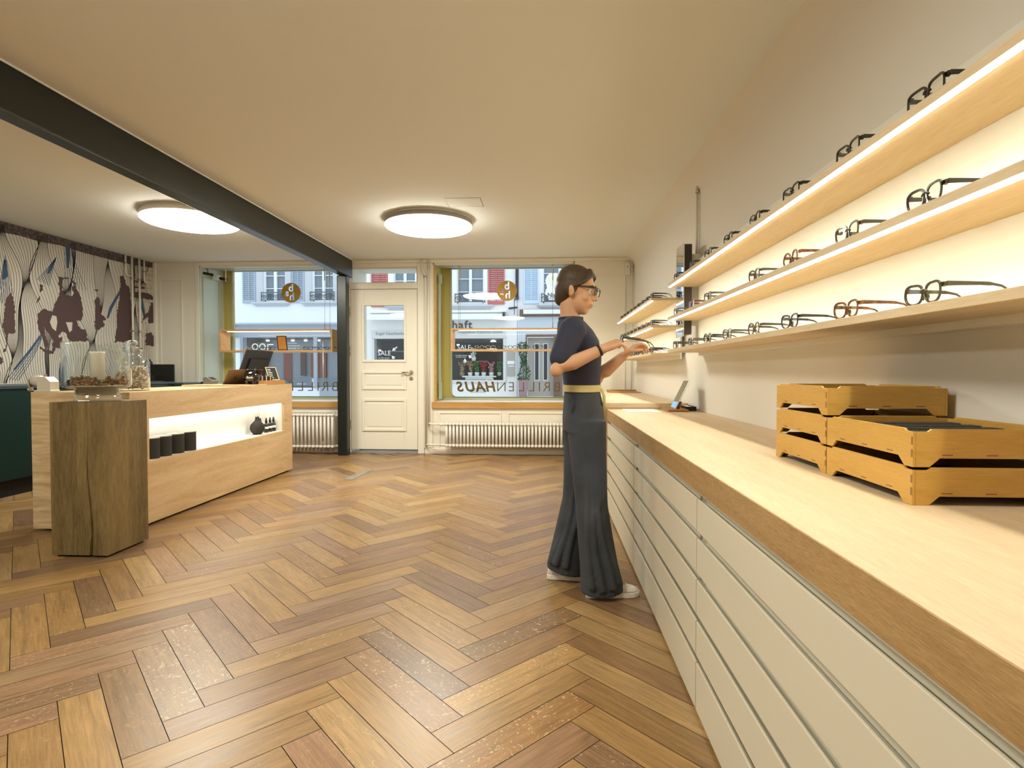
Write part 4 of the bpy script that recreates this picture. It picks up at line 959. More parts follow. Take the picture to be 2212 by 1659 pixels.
b = MB(); b.lathe([(.0002,.3085),(.066,.3085),(.068,.314),(.040,.320),(.022,.328),(.024,.340),(.040,.352),(.036,.366),(.018,.374),(.0002,.376)], (JX,JY,DZ+.0003), 40); b.build('jar_lid', M['glass'], t)
sh = [mat('shell_cream', (.72,.62,.48), .6), mat('shell_brown', (.34,.20,.11), .6), mat('shell_white', (.86,.80,.70), .5), mat('shell_tan', (.52,.36,.22), .6)]
b = MB()
for i in range(620):
    a = rng.uniform(0, 6.283); rr = math.sqrt(rng.uniform(.15, 1))*.094; z = .016 + rng.random()*.165
    b.ball((JX+rr*math.cos(a), JY+rr*math.sin(a), DZ+z), rng.uniform(.006,.0115), 6, rng.randrange(4), (rng.uniform(.6,1.2), rng.uniform(.6,1.2), rng.uniform(.4,.9)))
tag(b.build('shells', sh), 'small brown and white shells heaped in the glass jar', 'shells', kind='stuff')
# old ivory lens instrument on the desk corner
t = thing('lens_meter', 'small ivory enamel optical instrument on the near left corner of the desk', 'instrument', (-3.46, 3.675, DZ))
b = MB(); cx, cy = -3.478, 3.675; z0 = DZ + .0003
b.prism([(-.062,0),(.062,0),(.062,.012),(.056,.012),(.056,.070),(.020,.104),(-.030,.104),(-.040,.085),(-.040,.012),(-.062,.012)], lambda u, v, d: (cx+.02+u, d, z0+v), cy-.038, cy+.038); b.build('housing', M['ivory'], t, bevel=.004, seg=3)
b = MB(); b.lathe([(.0002,-.075),(.018,-.075),(.021,-.07),(.021,-.05),(.034,-.045),(.037,-.02),(.037,.01),(.0002,.01)], (cx-.03, cy, z0+.075), 24, axis='x'); b.build('eyepiece_drum', M['ivory'], t)
b = MB(); b.obox((cx-.083, cy-.02, z0+.045), (1,0,.25), (0,1,0), (-.25,0,1), .006, .012, .040); b.ball((cx-.095, cy-.02, z0+.015), .011); b.build('lever', M['chrome'], t)
b = MB(); b.cyl((cx+.01, cy, z0+.104), .008, .016, 12); b.ball((cx+.05, cy-.01, z0+.083), .008); b.build('knob', M['chrome'], t)
# computer monitor (seen from the back), laptop, piggy figure, boxes
def slab(t, name, m, p, thick, bev=.004):
    """a slab through four corners p (world, ccw), thickened along its normal"""
    p = [Vector(q) for q in p]; n = (p[1]-p[0]).cross(p[3]-p[0]).normalized(); b = MB(); v = p + [q + n*thick for q in p]
    b.add(v, [(0,3,2,1),(4,5,6,7),(0,1,5,4),(1,2,6,5),(2,3,7,6),(3,0,4,7)]); return b.build(name, m, t, bevel=bev), n
dkgrey = mat('charcoal_plastic', (.022,.022,.022), .5)
t = thing('computer_monitor', 'large black monitor seen from behind, tilted back on the desk', 'monitor', (-3.2, 5.55, DZ))
u = Vector((0, 1, 0)); up = Vector((.35, 0, .94)).normalized(); c0 = Vector((-3.248, 5.70, DZ+.045))
q = [c0, c0 + u*.55, c0 + u*.55 + up*.345, c0 + up*.345]
o, n_ = slab(t, 'monitor_shell', dkgrey, q, -.022)
o2, _ = slab(t, 'rear_housing', mat('matte_black_plastic', (.013,.013,.013), .5), [c0 + u*.09 + up*.03 + n_*.0005, c0 + u*.50 + up*.03 + n_*.0005, c0 + u*.50 + up*.25 + n_*.0005, c0 + u*.09 + up*.25 + n_*.0005], .020)
b = MB(); cc = c0 + u*.24 + up*.150 + n_*.0208; b.obox(cc, u, up, n_, .016, .004, .0006); b.build('badge', M['grey'], t)
b = MB(); b.box(-3.262, -3.232, 5.90, 5.98, DZ+.008, DZ+.10); b.box(-3.36, -3.14, 5.86, 6.02, DZ+.0003, DZ+.008); b.build('stand', M['black'], t, bevel=.002)
t = thing('laptop', 'open dark laptop with its lid towards the camera, on a wooden board', 'laptop', (-3.35, 5.42, DZ))
c0 = Vector((-3.17, 5.30, DZ+.019)); u = Vector((.26, .16, 0)).normalized(); up = Vector((.14, -.08, .19)).normalized()
bronze = mat('bronze_aluminium', (.125,.075,.045), .35, metal=.7)
q = [c0, c0+u*.30, c0+u*.30+up*.185, c0+up*.185]; o, n_ = slab(t, 'lid', bronze, q, .006, .002)
b = MB(); vv = Vector((-u.y, u.x, 0)); b.obox(c0 + u*.15 + vv*.105 + Vector((0,0,.001)), u, vv, (0,0,1), .15, .105, .0055); b.build('keyboard_base', M['chrome'], t, bevel=.003)
cc = c0 + u*.085 + up*.085 + n_*.0064; b = MB()      # bitten-fruit emblem on the lid
fa = [(-.012,.006),(-.006,.012),(0,.010),(.006,.012),(.011,.008),(.008,.003),(.009,-.003),(.012,-.006),(.007,-.014),(.002,-.013),(-.003,-.014),(-.009,-.010),(-.013,-.002)]
b.prism([(x, y) for x, y in fa][::-1], lambda a, e, d: cc + u*a + up*e + n_*d, 0, .0006); b.prism([(-.001,.013),(.003,.018),(.005,.019),(.002,.013)][::-1], lambda a, e, d: cc + u*a + up*e + n_*d, 0, .0006); b.build('emblem', M['black'], t)
b = MB(); b.box(-3.44, -2.835, 5.08, 5.515, DZ+.0003, DZ+.013); o = b.build('wooden_board', M['wboard'], bevel=.002); tag(o, 'flat pale wooden board under the laptop on the desk', 'board')
t = thing('piggy_bank', 'glossy black pig-shaped money box with white lettering on the desk edge', 'money box', (-2.985, 5.30, DZ))
px, py, pz = -2.93, 5.12, DZ + .0134
px, py = -2.905, 5.36
b = MB(); b.ball((px, py, pz+.074), .068, 28, sc=(1.08, 1.0, .92)); b.build('body', M['blackg'], t)
for dx, dy in ((-.035,-.030),(.035,-.030),(-.035,.030),(.035,.030)):
    b = MB(); b.lathe([(.0002,0),(.015,0),(.016,.012),(.020,.04)], (px+dx, py+dy, pz), 14); b.build('foot', M['blackg'], t)
for dx in (-.036, .036):
    b = MB(); b.ball((px+dx, py-.01, pz+.131), .017, 14, sc=(.8,.6,1.25)); b.build('ear', M['blackg'], t)
b = MB(); b.lathe([(.0002,-.082),(.020,-.082),(.022,-.076),(.020,-.05)], (px-.012, py, pz+.072), 18, axis='x'); b.build('snout', M['blackg'], t)
b = MB(); text_mesh(b, 'Studio', .030, lambda u_, v_, d: (px + .018 + u_*.95, py - math.sqrt(max(.0001, .0690**2 - (u_+.018)**2 - (v_+.003)**2)) - .0005 + d, pz + .069 + v_), .001, bold=.0006); b.build('lettering', M['paper'], t)
t = thing('wooden_box', 'flat orange-brown wooden box near the window end of the desk', 'box', (-3.0, 5.80, DZ))
b = MB(); b.box(-3.04, -2.865, 5.525, 5.985, DZ+.0003, DZ+.045); b.build('box_body', M['redwood'], t, bevel=.002)
for k in range(3):
    y = 5.565 + k*.085
    o = thing('sample_bottle', 'small dark bottle with a pale stripe on the wooden box, ' + ['leftmost', 'middle', 'rightmost'][k] + ' of three', 'bottle', (-2.93, y, DZ+.0455), 'small bottles on the wooden box')
    b = MB(); b.box(-2.955, -2.90, y-.025, y+.028, DZ+.0455, DZ+.090); b.build('bottle_body', M['black'], o, bevel=.002); b = MB(); b.box(-2.8998, -2.894, y-.024, y-.013, DZ+.0455, DZ+.096); b.build('pale_stripe', M['wboard'], o)
o = thing('purple_card', 'small purple card standing behind the little bottles', 'card', (-3.05, 5.52, DZ+.0455)); b = MB(); b.box(-3.00, -2.995, 5.60, 5.72, DZ+.0455, DZ+.145); b.build('card_face', mat('violet_card', (.13,.10,.38), .6), o)
t = thing('menu_board', 'little chalkboard price sign in a pale wood frame on the desk', 'sign', (-2.96, 5.86, DZ+.0455))
c0 = Vector((-2.965, 5.82, DZ+.0457)); u = Vector((.10, .055, 0)).normalized(); up = Vector((-.062, .02, .16)).normalized(); n_ = u.cross(up).normalized()
b = MB(); f = lambda a, e, d: c0 + u*a + up*e + n_*d
b.ring([(0,0),(.105,0),(.105,.150),(0,.150)], [(.008,.008),(.097,.008),(.097,.142),(.008,.142)], f, 0, .010); b.build('frame', M['wboard'], t)
b = MB(); b.prism([(.007,.007),(.098,.007),(.098,.143),(.007,.143)], f, .002, .006); b.build('slate', M['black'], t)
b = MB()
for k in range(6): b.prism([(.016,.122-k*.019),(.016+(.030,.028,.040,.036,.034,.040)[k],.122-k*.019),(.016+(.030,.028,.040,.036,.034,.040)[k],.127-k*.019),(.016,.127-k*.019)], f, .006, .0066)
b.build('chalk_lines', M['paper'], t)
t = thing('computer_mouse', 'black computer mouse on the back edge of the desk', 'mouse', (-3.42, 5.0, DZ))
b = MB(); b.ball((-3.47, 5.48, DZ+.005), .05, 20, sc=(1.15,.65,.72))
b.v = [(x, y, max(z, DZ+.0045)) for x, y, z in b.v]; b.build('shell', M['blackg'], t)
t = thing('card_terminal', 'grey card payment terminal behind the mouse on the desk', 'card terminal', (-3.40, 5.60, DZ))
b = MB(); b.prism([(0,0),(.17,0),(.17,.035),(.06,.075),(0,.070)], lambda u_, v_, d: (-3.435+u_*.62, d, DZ+.0135+v_), 5.40, 5.50); b.build('housing', M['grey'], t, bevel=.006); b = MB(); b.obox((-3.365, 5.45, DZ+.0715), (1,0,-.55), (0,1,0), (.55,0,1), .022, .04, .002); b.build('keypad', M['black'], t)
b = MB(); b.box(DX0+.03, -3.455, 4.50, 5.70, DZ+.0003, DZ+.004); tag(b.build('desk_mat', M['black']), 'thin black desk mat along the back edge of the desk', 'desk mat')
# on the green cabinets
zc_ = .9523
t = thing('flat_screen', 'black screen standing on the green cabinet in the far left corner', 'monitor', (-5.08, 7.13, zc_))
b = MB(); b.box(-5.25, -4.93, 7.12, 7.15, zc_+.012, zc_+.240); b.build('screen_panel', M['black'], t, bevel=.003); b = MB(); b.box(-5.15, -5.03, 7.11, 7.20, zc_+.0003, zc_+.0115); b.build('stand', M['black'], t)
b = MB(); b.box(-5.26, -5.02, 6.86, 7.06, zc_+.0003, zc_+.018); tag(b.build('wooden_board', M['redwood'], bevel=.002), 'small brown wooden board in front of the black screen', 'board')
t = thing('label_printer', 'small dark device with a silver bar on the wooden board', 'device', (-5.14, 6.96, zc_+.0185)); b = MB(); b.box(-5.18, -5.10, 6.92, 7.0, zc_+.0185, zc_+.095); b.tube([(-5.19, 6.91, zc_+.03), (-5.19, 6.91, zc_+.115), (-5.14, 6.91, zc_+.13), (-5.09, 6.91, zc_+.115), (-5.09, 6.91, zc_+.03)], .006, 8); b.build('housing', M['black'], t, bevel=.006); b = MB(); b.box(-5.17, -5.11, 6.915, 6.9195, zc_+.055, zc_+.066); b.build('silver_bar', M['chrome'], t)

# ================================================================== HANGING DISPLAY FRAMES IN THE SHOP WINDOWS
def hanging(x0, x1, y0, y1, z0, z1, cab, lab):
    t = thing('hanging_display_shelf', lab, 'shelf', ((x0+x1)/2, (y0+y1)/2, z0), 'hanging wooden display frames'); th = .024
    b = MB(); b.ring([(x0,z0),(x1,z0),(x1,z1),(x0,z1)], [(x0+th,z0+th),(x1-th,z0+th),(x1-th,z1-th),(x0+th,z1-th)], lambda u, v, d: (u, y0 + d, v), 0, y1-y0); b.build('frame', M['hang'], t, bevel=.0015)
    b = MB(); b.box(x0+.10, x1-.06, y0+.03, y0+.05, z1-th-.008, z1-th-.0003); b.build('led_strip', M['wled'], t)
    for x in cab:
        for y in (y0+.03, y1-.03):
            b = MB(); b.tube([(x, y, z1), (x, y, HEAD+.01)], .0018, 6); c_ = b.build('cable', M['cable'], t)
            b = MB(); b.tube([(x, y, z1), (x, y, z1+.07)], .005, 8); b.build('cable_sleeve', M['brass'], c_)
            b = MB(); b.tube([(x, y, HEAD-.17), (x, y, HEAD+.02)], .007, 8); b.build('ceiling_rod', M['trim'], c_)
hanging(-4.528, -2.925, 7.50, 7.74, 1.366, 1.677, (-4.44, -3.04), 'hanging oak display frame in the left shop window')
hanging(-1.291, .196, 7.50, 7.70, 1.372, 1.680, (-1.19, .08), 'hanging oak display frame in the right shop window')
hz = 1.366 + .0243
ws = [('round','crystal'),('cat','tort'),('pantos','tort'),('round','crystal'),('square','tort'),('pantos','crystal'),('round','black'),('round','black')]
for k, x in enumerate((-4.13, -3.98, -3.83, -3.44, -3.29, -3.22, -3.14, -2.99)):
    if k == 5: continue
    s_, c = ws[k]; spectacles(s_, c, (x, 7.56, hz), random.uniform(-.05,.05), f'{CN[c]} {SN[s_]} eyeglasses in the left hanging frame, ' + ['leftmost', 'second from the left', 'just left of the orange card', 'just right of the orange card', 'third from the right', '', 'second from the right', 'rightmost'][k], 'eyeglasses in the left hanging frame')
hz2 = 1.372 + .0243
for k, (x, s_, c) in enumerate(((-.91,'round','crystal'),(-.76,'cat','crystal'),(-.62,'round','olive'),(-.46,'pantos','tort'),(-.30,'round','black'),(-.12,'round','black'))):
    spectacles(s_, c, (x, 7.56, hz2), random.uniform(-.06,.06), f'{CN[c]} {SN[s_]} eyeglasses in the right hanging frame, ' + ['leftmost', 'second from the left', 'third from the left', 'third from the right', 'second from the right', 'rightmost'][k], 'eyeglasses in the right hanging frame')
t = thing('photo_stand', 'orange picture in a dark frame leaning in the left hanging frame', 'picture', (-3.62, 7.6, hz))
c0 = Vector((-3.70, 7.53, hz)); u = Vector((1, 0, 0)); up = Vector((-.13, .06, 1)).normalized(); n_ = u.cross(up).normalized(); f = lambda a, e, d: c0 + u*a + up*e + n_*d
b = MB(); b.ring([(0,0),(.135,0),(.135,.20),(0,.20)], [(.010,.010),(.125,.010),(.125,.19),(.010,.19)], f, 0, .012); b.build('frame', M['black'], t)
b = MB(); b.prism([(.009,.009),(.126,.009),(.126,.191),(.009,.191)], f, .001, .008); b.build('orange_panel', mat('burnt_orange_leather', (.62,.25,.045), .5, var=.15, vscale=9), t)
b = MB(); b.prism([(-.002,.2003),(.137,.2003),(.137,.215),(-.002,.215)], f, -.01, .02); b.build('white_top', M['paper'], t)
t = thing('spot_light', 'black clip-on spot light in the top left corner of the left shop window', 'lamp', (-4.68, 7.46, 2.5))
b = MB(); b.tube([(-4.71, 7.45, 2.45), (-4.60, 7.50, 2.43)], .018, 12); b.build('head', M['black'], t); b = MB(); b.tube([(-4.66, 7.47, 2.44), (-4.66, 7.47, 2.50), (-4.69, 7.46, 2.52)], .006, 8); b.build('arm', M['black'], t)
t = thing('spot_light', 'white and black spot light deeper in the left shop window', 'lamp', (-4.60, 7.70, 2.45))
b = MB(); b.box(-4.69, -4.60, 7.62, 7.70, 2.39, 2.45); b.build('driver_box', M['white'], t, bevel=.004); b = MB(); b.tube([(-4.60, 7.66, 2.41), (-4.50, 7.66, 2.39)], .022, 12); b.build('head', M['black'], t)
# ================================================================== THE PERSON AT THE COUNTER
def fuse(mb, name, m, parent, voxel=.005, it=6, fac=.5, dec=0):
    """one continuous skin over overlapping volumes"""
    tmp = mb.build('tmp_volume', m); tmp.modifiers.new('r', 'REMESH').mode = 'VOXEL'; tmp.modifiers['r'].voxel_size = voxel
    s = tmp.modifiers.new('s', 'SMOOTH'); s.iterations = it; s.factor = fac
    dg = bpy.context.evaluated_depsgraph_get(); me = bpy.data.meshes.new_from_object(tmp.evaluated_get(dg)); me.name = name
    bpy.data.objects.remove(tmp)
    o0 = Vector(parent['_o']) if parent else Vector()
    for v in me.vertices: v.co -= o0
    for p in me.polygons: p.use_smooth = True
    me.materials.clear(); me.materials.append(m)
    o = bpy.data.objects.new(name, me); COL.objects.link(o); o['_o'] = list(o0)
    if parent: o.parent = parent
    return o
def ell(c, hx, hy, z, n=28, tilt=0, e=2.0):
    return [(c[0] + hx*math.copysign(abs(math.cos(a))**(2/e), math.cos(a)), c[1] + hy*math.copysign(abs(math.sin(a))**(2/e), math.sin(a)), z + tilt*math.cos(a)) for a in (2*math.pi*i/n for i in range(n))]
def limb(mb, pts, rs, n=14):
    mb.tube(pts, rs, n)
    for p, r in zip(pts, rs): mb.ball(p, r, 14)
def person():
    PX = (.18, 2.87, 0)
    hy, hp = R(-16), R(9)                      # head turned a little to the camera and bowed
    Hc = Vector((.150, 2.855, 1.505))
    hf = Vector((math.cos(hy)*math.cos(hp), math.sin(hy)*math.cos(hp), -math.sin(hp))); hs = Vector((-math.sin(hy), math.cos(hy), 0)); hu = hf.cross(hs)
    H = lambda a, b_, c: Hc + hf*a + hs*b_ + hu*c
    def hball(mb, c, r, n=18):
        k = len(mb.v); mb.ball((0,0,0), 1.0, n)
        for i in range(k, len(mb.v)):
            x, y, z = mb.v[i]; mb.v[i] = tuple(H(c[0]+x*r[0], c[1]+y*r[1], c[2]+z*r[2]))
    b = MB()
    # head
    hball(b, (-.008,0,.030), (.090,.073,.090), 28); hball(b, (.030,0,-.040), (.060,.056,.072), 24); hball(b, (.050,0,-.088), (.028,.030,.026)); hball(b, (.020,0,.020), (.068,.064,.070), 24)
    hball(b, (.066,0,.030), (.020,.052,.016)); hball(b, (.058,.034,-.030), (.024,.024,.024)); hball(b, (.058,-.034,-.030), (.024,.024,.024))
    limb(b, [H(.082,0,.018), H(.093,0,-.005), H(.104,0,-.028)], [.009,.0095,.0125], 10); hball(b, (.092,.011,-.032), (.011,.009,.009), 10); hball(b, (.092,-.011,-.032), (.011,.009,.009), 10)
    hball(b, (.083,0,-.060), (.011,.024,.008), 12); hball(b, (.081,0,-.070), (.011,.021,.008), 12)
    for s in (1, -1):
        hball(b, (-.008, s*.073, -.008), (.016,.009,.030), 14); hball(b, (-.012, s*.080, .004), (.012,.006,.018), 12)
    # neck, trunk, legs under the clothes
    nb = Vector((.118, 2.87, 1.345)); limb(b, [H(-.028,0,-.060), nb.lerp(H(-.028,0,-.06), .4), nb, nb - Vector((0,0,.05))], [.050,.049,.054,.062], 18)
    b.loft([ell((.18,2.87), .062, .110, .86), ell((.18,2.87), .066,.112,.96), ell((.175,2.87), .066,.110,1.06), ell((.168,2.87), .088,.130,1.18), ell((.150,2.87), .085,.145,1.27), ell((.125,2.87), .06,.115,1.345)])
    limb(b, [(.175,2.785,.88), (.21,2.775,.47), (.265,2.755,.10)], [.072,.05,.034]); limb(b, [(.165,2.955,.88), (.155,2.965,.47), (.06,2.965,.10)], [.072,.05,.034])
    limb(b, [(.27,2.755,.09), (.36,2.76,.05)], [.034,.028]); limb(b, [(.065,2.965,.09), (.15,2.95,.05)], [.034,.028])
    # arms
    S1, E1, W1_ = Vector((.120,2.715,1.295)), Vector((.045,2.640,1.105)), Vector((.262,2.655,1.205))
    S2, E2, W2_ = Vector((.150,3.020,1.295)), Vector((.268,3.035,1.062)), Vector((.400,2.965,1.180))
    limb(b, [S1, S1.lerp(E1,.5), E1, E1.lerp(W1_,.35), W1_], [.050,.042,.0325,.036,.0245], 16); limb(b, [S2, S2.lerp(E2,.5), E2, E2.lerp(W2_,.35), W2_], [.050,.043,.036,.037,.0245], 16)
    # hands: palm and five separate bent fingers closing on what they hold
    def hand(W, d, nrm, thumb_side, curl):
        d = d.normalized(); nrm = (nrm - d*nrm.dot(d)).normalized(); sd = d.cross(nrm) * thumb_side
        P = lambda a, s_, n_: W + d*a + sd*s_ + nrm*n_
        for s_ in (-.026, -.010, .008, .025): limb(b, [P(.004, s_*.62, 0), P(.045, s_*.95, .001), P(.082, s_*1.1, 0)], [.0165,.0155,.0115], 10)
        for k, (s_, ln) in enumerate(((.0300,.066), (.0100,.074), (-.0105,.069), (-.0295,.055))):
            c1, c2, c3 = curl[k]; a = P(.082, s_, 0); pts = [a]; ang = 0
            for seg, c_ in zip((.46,.31,.23), (c1, c2, c3)):
                ang += c_; a = a + (d*math.cos(ang) + nrm*math.sin(ang) + sd*(.10*s_/.03))*(ln*seg); pts.append(a)
            limb(b, pts, [.0092,.0084,.0076,.0066], 10)
        limb(b, [P(.018,.026,.004), P(.046,.048,.016), P(.070,.052,.030), P(.090,.044,.040)], [.0140,.0112,.0094,.0078], 10)
        return P
    P1 = hand(W1_, Vector((1,.10,.42)), Vector((.25,.35,-1)), 1, [(.55,.55,.35),(.7,.6,.4),(.85,.65,.4),(1.0,.7,.4)])
    P2 = hand(W2_, Vector((1,-.05,.75)), Vector((.7,-.3,-1)), -1, [(.45,.6,.4),(.6,.65,.4),(.75,.7,.4),(.9,.7,.45)])
    body = fuse(b, 'person', M['skin'], None, .0046, 5, .5)
    body['_o'] = [0,0,0]
    tag(body, 'person in navy T-shirt and wide dark jeans standing at the counter with raised hands', 'person')
    # face details
    for s in (1, -1):
        e = MB(); k = H(.0715, s*.031, .004); e.ball(k, .0115, 14); eo = e.build('eye', M['eyew'], body); e = MB(); e.ball(k + (hf*.0095 - hu*.001), .0046, 10); e.build('iris', M['iris'], eo)
        e = MB(); e.tube([H(.086, s*.012, .026), H(.086, s*.030, .032), H(.073, s*.049, .027)], [.0028,.0034,.0018], 8); e.build('eyebrow', M['hair'], body)
    e = MB(); hball(e, (.0885,0,-.0605), (.0072,.0195,.0042), 12); hball(e, (.0868,0,-.0680), (.0072,.0170,.0048), 12); e.build('lips', M['lips'], body)
    # hair, parted and combed back behind the ears
    b = MB(); hball(b, (-.020,0,.052), (.092,.082,.080), 28); hball(b, (-.055,0,.000), (.056,.072,.080), 24); hball(b, (-.075,0,-.040), (.034,.050,.045), 18)
    for s in (1, -1):
        hball(b, (-.022, s*.066, .020), (.044,.016,.052), 16); limb(b, [H(.052, s*.012, .104), H(.070, s*.040, .078), H(.050, s*.066, .046), H(.012, s*.078, .020)], [.014,.013,.011,.008], 10)
    fuse(b, 'hair', M['hair'], body, .0046, 4, .5)
    # spectacles worn by the person
    sp = spec_parts('pantos'); mm = lambda q: [tuple(H(.1025 - p[1], p[0], -.020 + p[2]*.98)) for p in q]
    fb = MB(); 
    for q in [sp['front']] + sp['temple']: fb.add(q.v, q.f, 0)
    fb.v = mm(fb.v); eo = fb.build('eyeglasses', FR['olive'], body)
    for q in sp['lens']: q.v = mm(q.v); q.build('lens', M['lens'], eo)
    # T-shirt
    b = MB(); b.loft([ell((.178,2.87), .090,.141,.995, e=2.2), ell((.176,2.87), .096,.146,1.08, e=2.3), ell((.172,2.87), .104,.154,1.17, e=2.4), ell((.158,2.87), .104,.166,1.255, e=2.5), ell((.142,2.87), .090,.160,1.305, e=2.4), ell((.126,2.87), .072,.112,1.345), ell((.120,2.87), .062,.074,1.362)])
    limb(b, [S1 + Vector((.008,.05,.012)), S1 + Vector((.004,.004,0)), S1.lerp(E1,.35), S1.lerp(E1,.70)], [.066,.067,.060,.056], 18); limb(b, [S2 + Vector((0,-.05,.012)), S2 + Vector((.003,-.004,0)), S2.lerp(E2,.35), S2.lerp(E2,.64)], [.066,.067,.060,.056], 18)
    fuse(b, 't_shirt', M['navy'], body, .006, 6, .5)
    b = MB(); b.lathe([(.056,-.006),(.063,-.006),(.063,.008),(.056,.008)], (nb.x+.004, nb.y, 1.366), 24, closed=True); b.build('collar', M['navy'], body)
    # wide trousers
    b = MB()
    b.loft([ell((.178,2.87), .086,.140,1.024), ell((.184,2.87), .098,.152,.95), ell((.186,2.87), .106,.164,.87, e=2.3), ell((.188,2.87), .106,.168,.80, e=2.4)])
    def leg(pts): b.loft([ell((x, y), hx, hy, z, tilt=tl) for x, y, hx, hy, z, tl in pts])
    leg([(.195,2.790,.098,.090,.86,0), (.205,2.785,.090,.090,.70,0), (.215,2.780,.083,.086,.54,0), (.222,2.778,.080,.086,.44,.0), (.238,2.772,.086,.092,.30,0), (.258,2.765,.094,.100,.15,0), (.272,2.760,.104,.106,.055,.004), (.276,2.758,.106,.108,.022,.008)])
    leg([(.180,2.950,.098,.090,.86,0), (.180,2.955,.090,.090,.70,0), (.172,2.958,.083,.086,.54,0), (.165,2.960,.080,.086,.44,0), (.140,2.962,.086,.092,.30,0), (.116,2.964,.094,.100,.16,0), (.104,2.965,.100,.104,.075,-.012), (.102,2.965,.102,.106,.046,-.02)])
    rng = random.Random(2)
    for k, (xa, xb, ya, yb, z0, z1) in enumerate(((.185,.215,2.699,2.662,.60,.06),(.215,.262,2.700,2.655,.50,.05),(.245,.315,2.705,2.662,.52,.06),(.265,.352,2.722,2.690,.45,.08),(.150,.050,2.885,2.868,.55,.10),(.125,.025,2.90,2.90,.45,.10),(.170,.095,2.872,2.862,.50,.09))):
        pts = [(xa + (xb-xa)*t_**1.5 + .006*math.sin(t_*7+k), ya + (yb-ya)*t_, z0 + (z1-z0)*t_) for t_ in (0,.2,.4,.6,.8,1)]; b.tube(pts, [.004,.011,.014,.016,.018,.020], 10)      # long soft pleats towards the hem
    tr = fuse(b, 'trousers', M['denim'], body, .0065, 7, .5)
    b = MB(); b.tube([(.10,2.735,.99), (.13,2.722,.95), (.12,2.725,.90)], .003, 6); b.tube([(.26,2.80,.985), (.275,2.785,.93)], .003, 6); b.build('pocket_seam', M['denim'], tr)
    # belt with a hanging end
    b = MB(); o = ell((.178,2.87), .096,.150,0, 48); i = ell((.178,2.87), .089,.143,0, 48)
    b.ring([(p[0], p[1]) for p in o], [(p[0], p[1]) for p in i], lambda u, v, d: (u, v, d), .998, 1.032, smooth=False); b.build('belt', M['belt'], body)
    b = MB(); b.tube([(.272,2.83,1.012), (.285,2.815,.98), (.287,2.81,.90)], .011, 8, flat=(1,.25)); b.build('belt_end', M['belt'], body)
    # sneakers
    def shoe(heel, ang, nm):
        d = Vector((math.cos(ang), math.sin(ang), 0)); s = Vector((-d.y, d.x, 0)); L = .268; out = []
        ol = [(0,.028),(.02,.036),(.08,.036),(.15,.040),(.20,.044),(.235,.038),(.258,.024),(L,.006)]
        for x, w in ol: out.append((x, -w))
        for x, w in ol[::-1]: out.append((x, w))
        h = Vector(heel); f = lambda u, v, t: h + d*u + s*v + Vector((0,0,t)); b = MB(); b.prism(out, f, .0005, .027); so = b.build('sole', M['sole'], body, bevel=.004)
        b = MB(); rings = []
        for x, w, top, r0 in ((.004,.026,.075,0),(.03,.034,.088,0),(.08,.035,.092,0),(.12,.037,.086,0),(.16,.040,.070,0),(.20,.042,.056,0),(.235,.036,.047,0),(.258,.020,.038,0)):
            rings.append([tuple(f(x, w*math.cos(a)*(1 if math.sin(a) > 0 else 1), .024 + (top-.024)*max(0, math.sin(a))**.75)) for a in (2*math.pi*i/20 for i in range(20))])
        b.loft(rings); sh_ = b.build('sneaker', M['shoe'], body); so.parent = sh_; so['_o'] = [0,0,0]
        b = MB()
        for k in range(5): x = .125 + k*.017; z = .088 - k*.0072; b.tube([f(x,-.020,z-.006), f(x+.004,0,z+.004), f(x,.020,z-.006)], .0022, 6)
        b.build('laces', M['sole'], sh_)
    shoe((.190,2.735,0), R(6), 'near'); shoe((.004,2.972,0), R(-4), 'far')
    # wrist watch and the spectacles in the hands
    b = MB(); w = W1_.lerp(E1, .07); ax = (W1_-E1).normalized(); u = ax.cross(Vector((0,0,1))).normalized(); v = ax.cross(u)
    b.tube([w - ax*.006, w + ax*.006], .0285, 20); b.build('bracelet', M['black'], body)
    g = MB(); sp = spec_parts('round')
    for q in [sp['front']] + sp['temple']: g.add(q.v, q.f, 0)
    t = local(thing('eyeglasses', 'thin dark eyeglasses held in the raised hands of the person', 'eyeglasses', (0,0,0)))
    sp = spec_parts('round'); sp['front'].build('front', FR['grey'], t); [q.build('lens', M['lens'], t) for q in sp['lens']]; [q.build('temple', FR['grey'], t) for q in sp['temple']]
    t.location = P1(.128, .012, .030); t.rotation_euler = (R(-8), R(6), R(-92))
    t.location = P1(.100, .036, .034)
person()
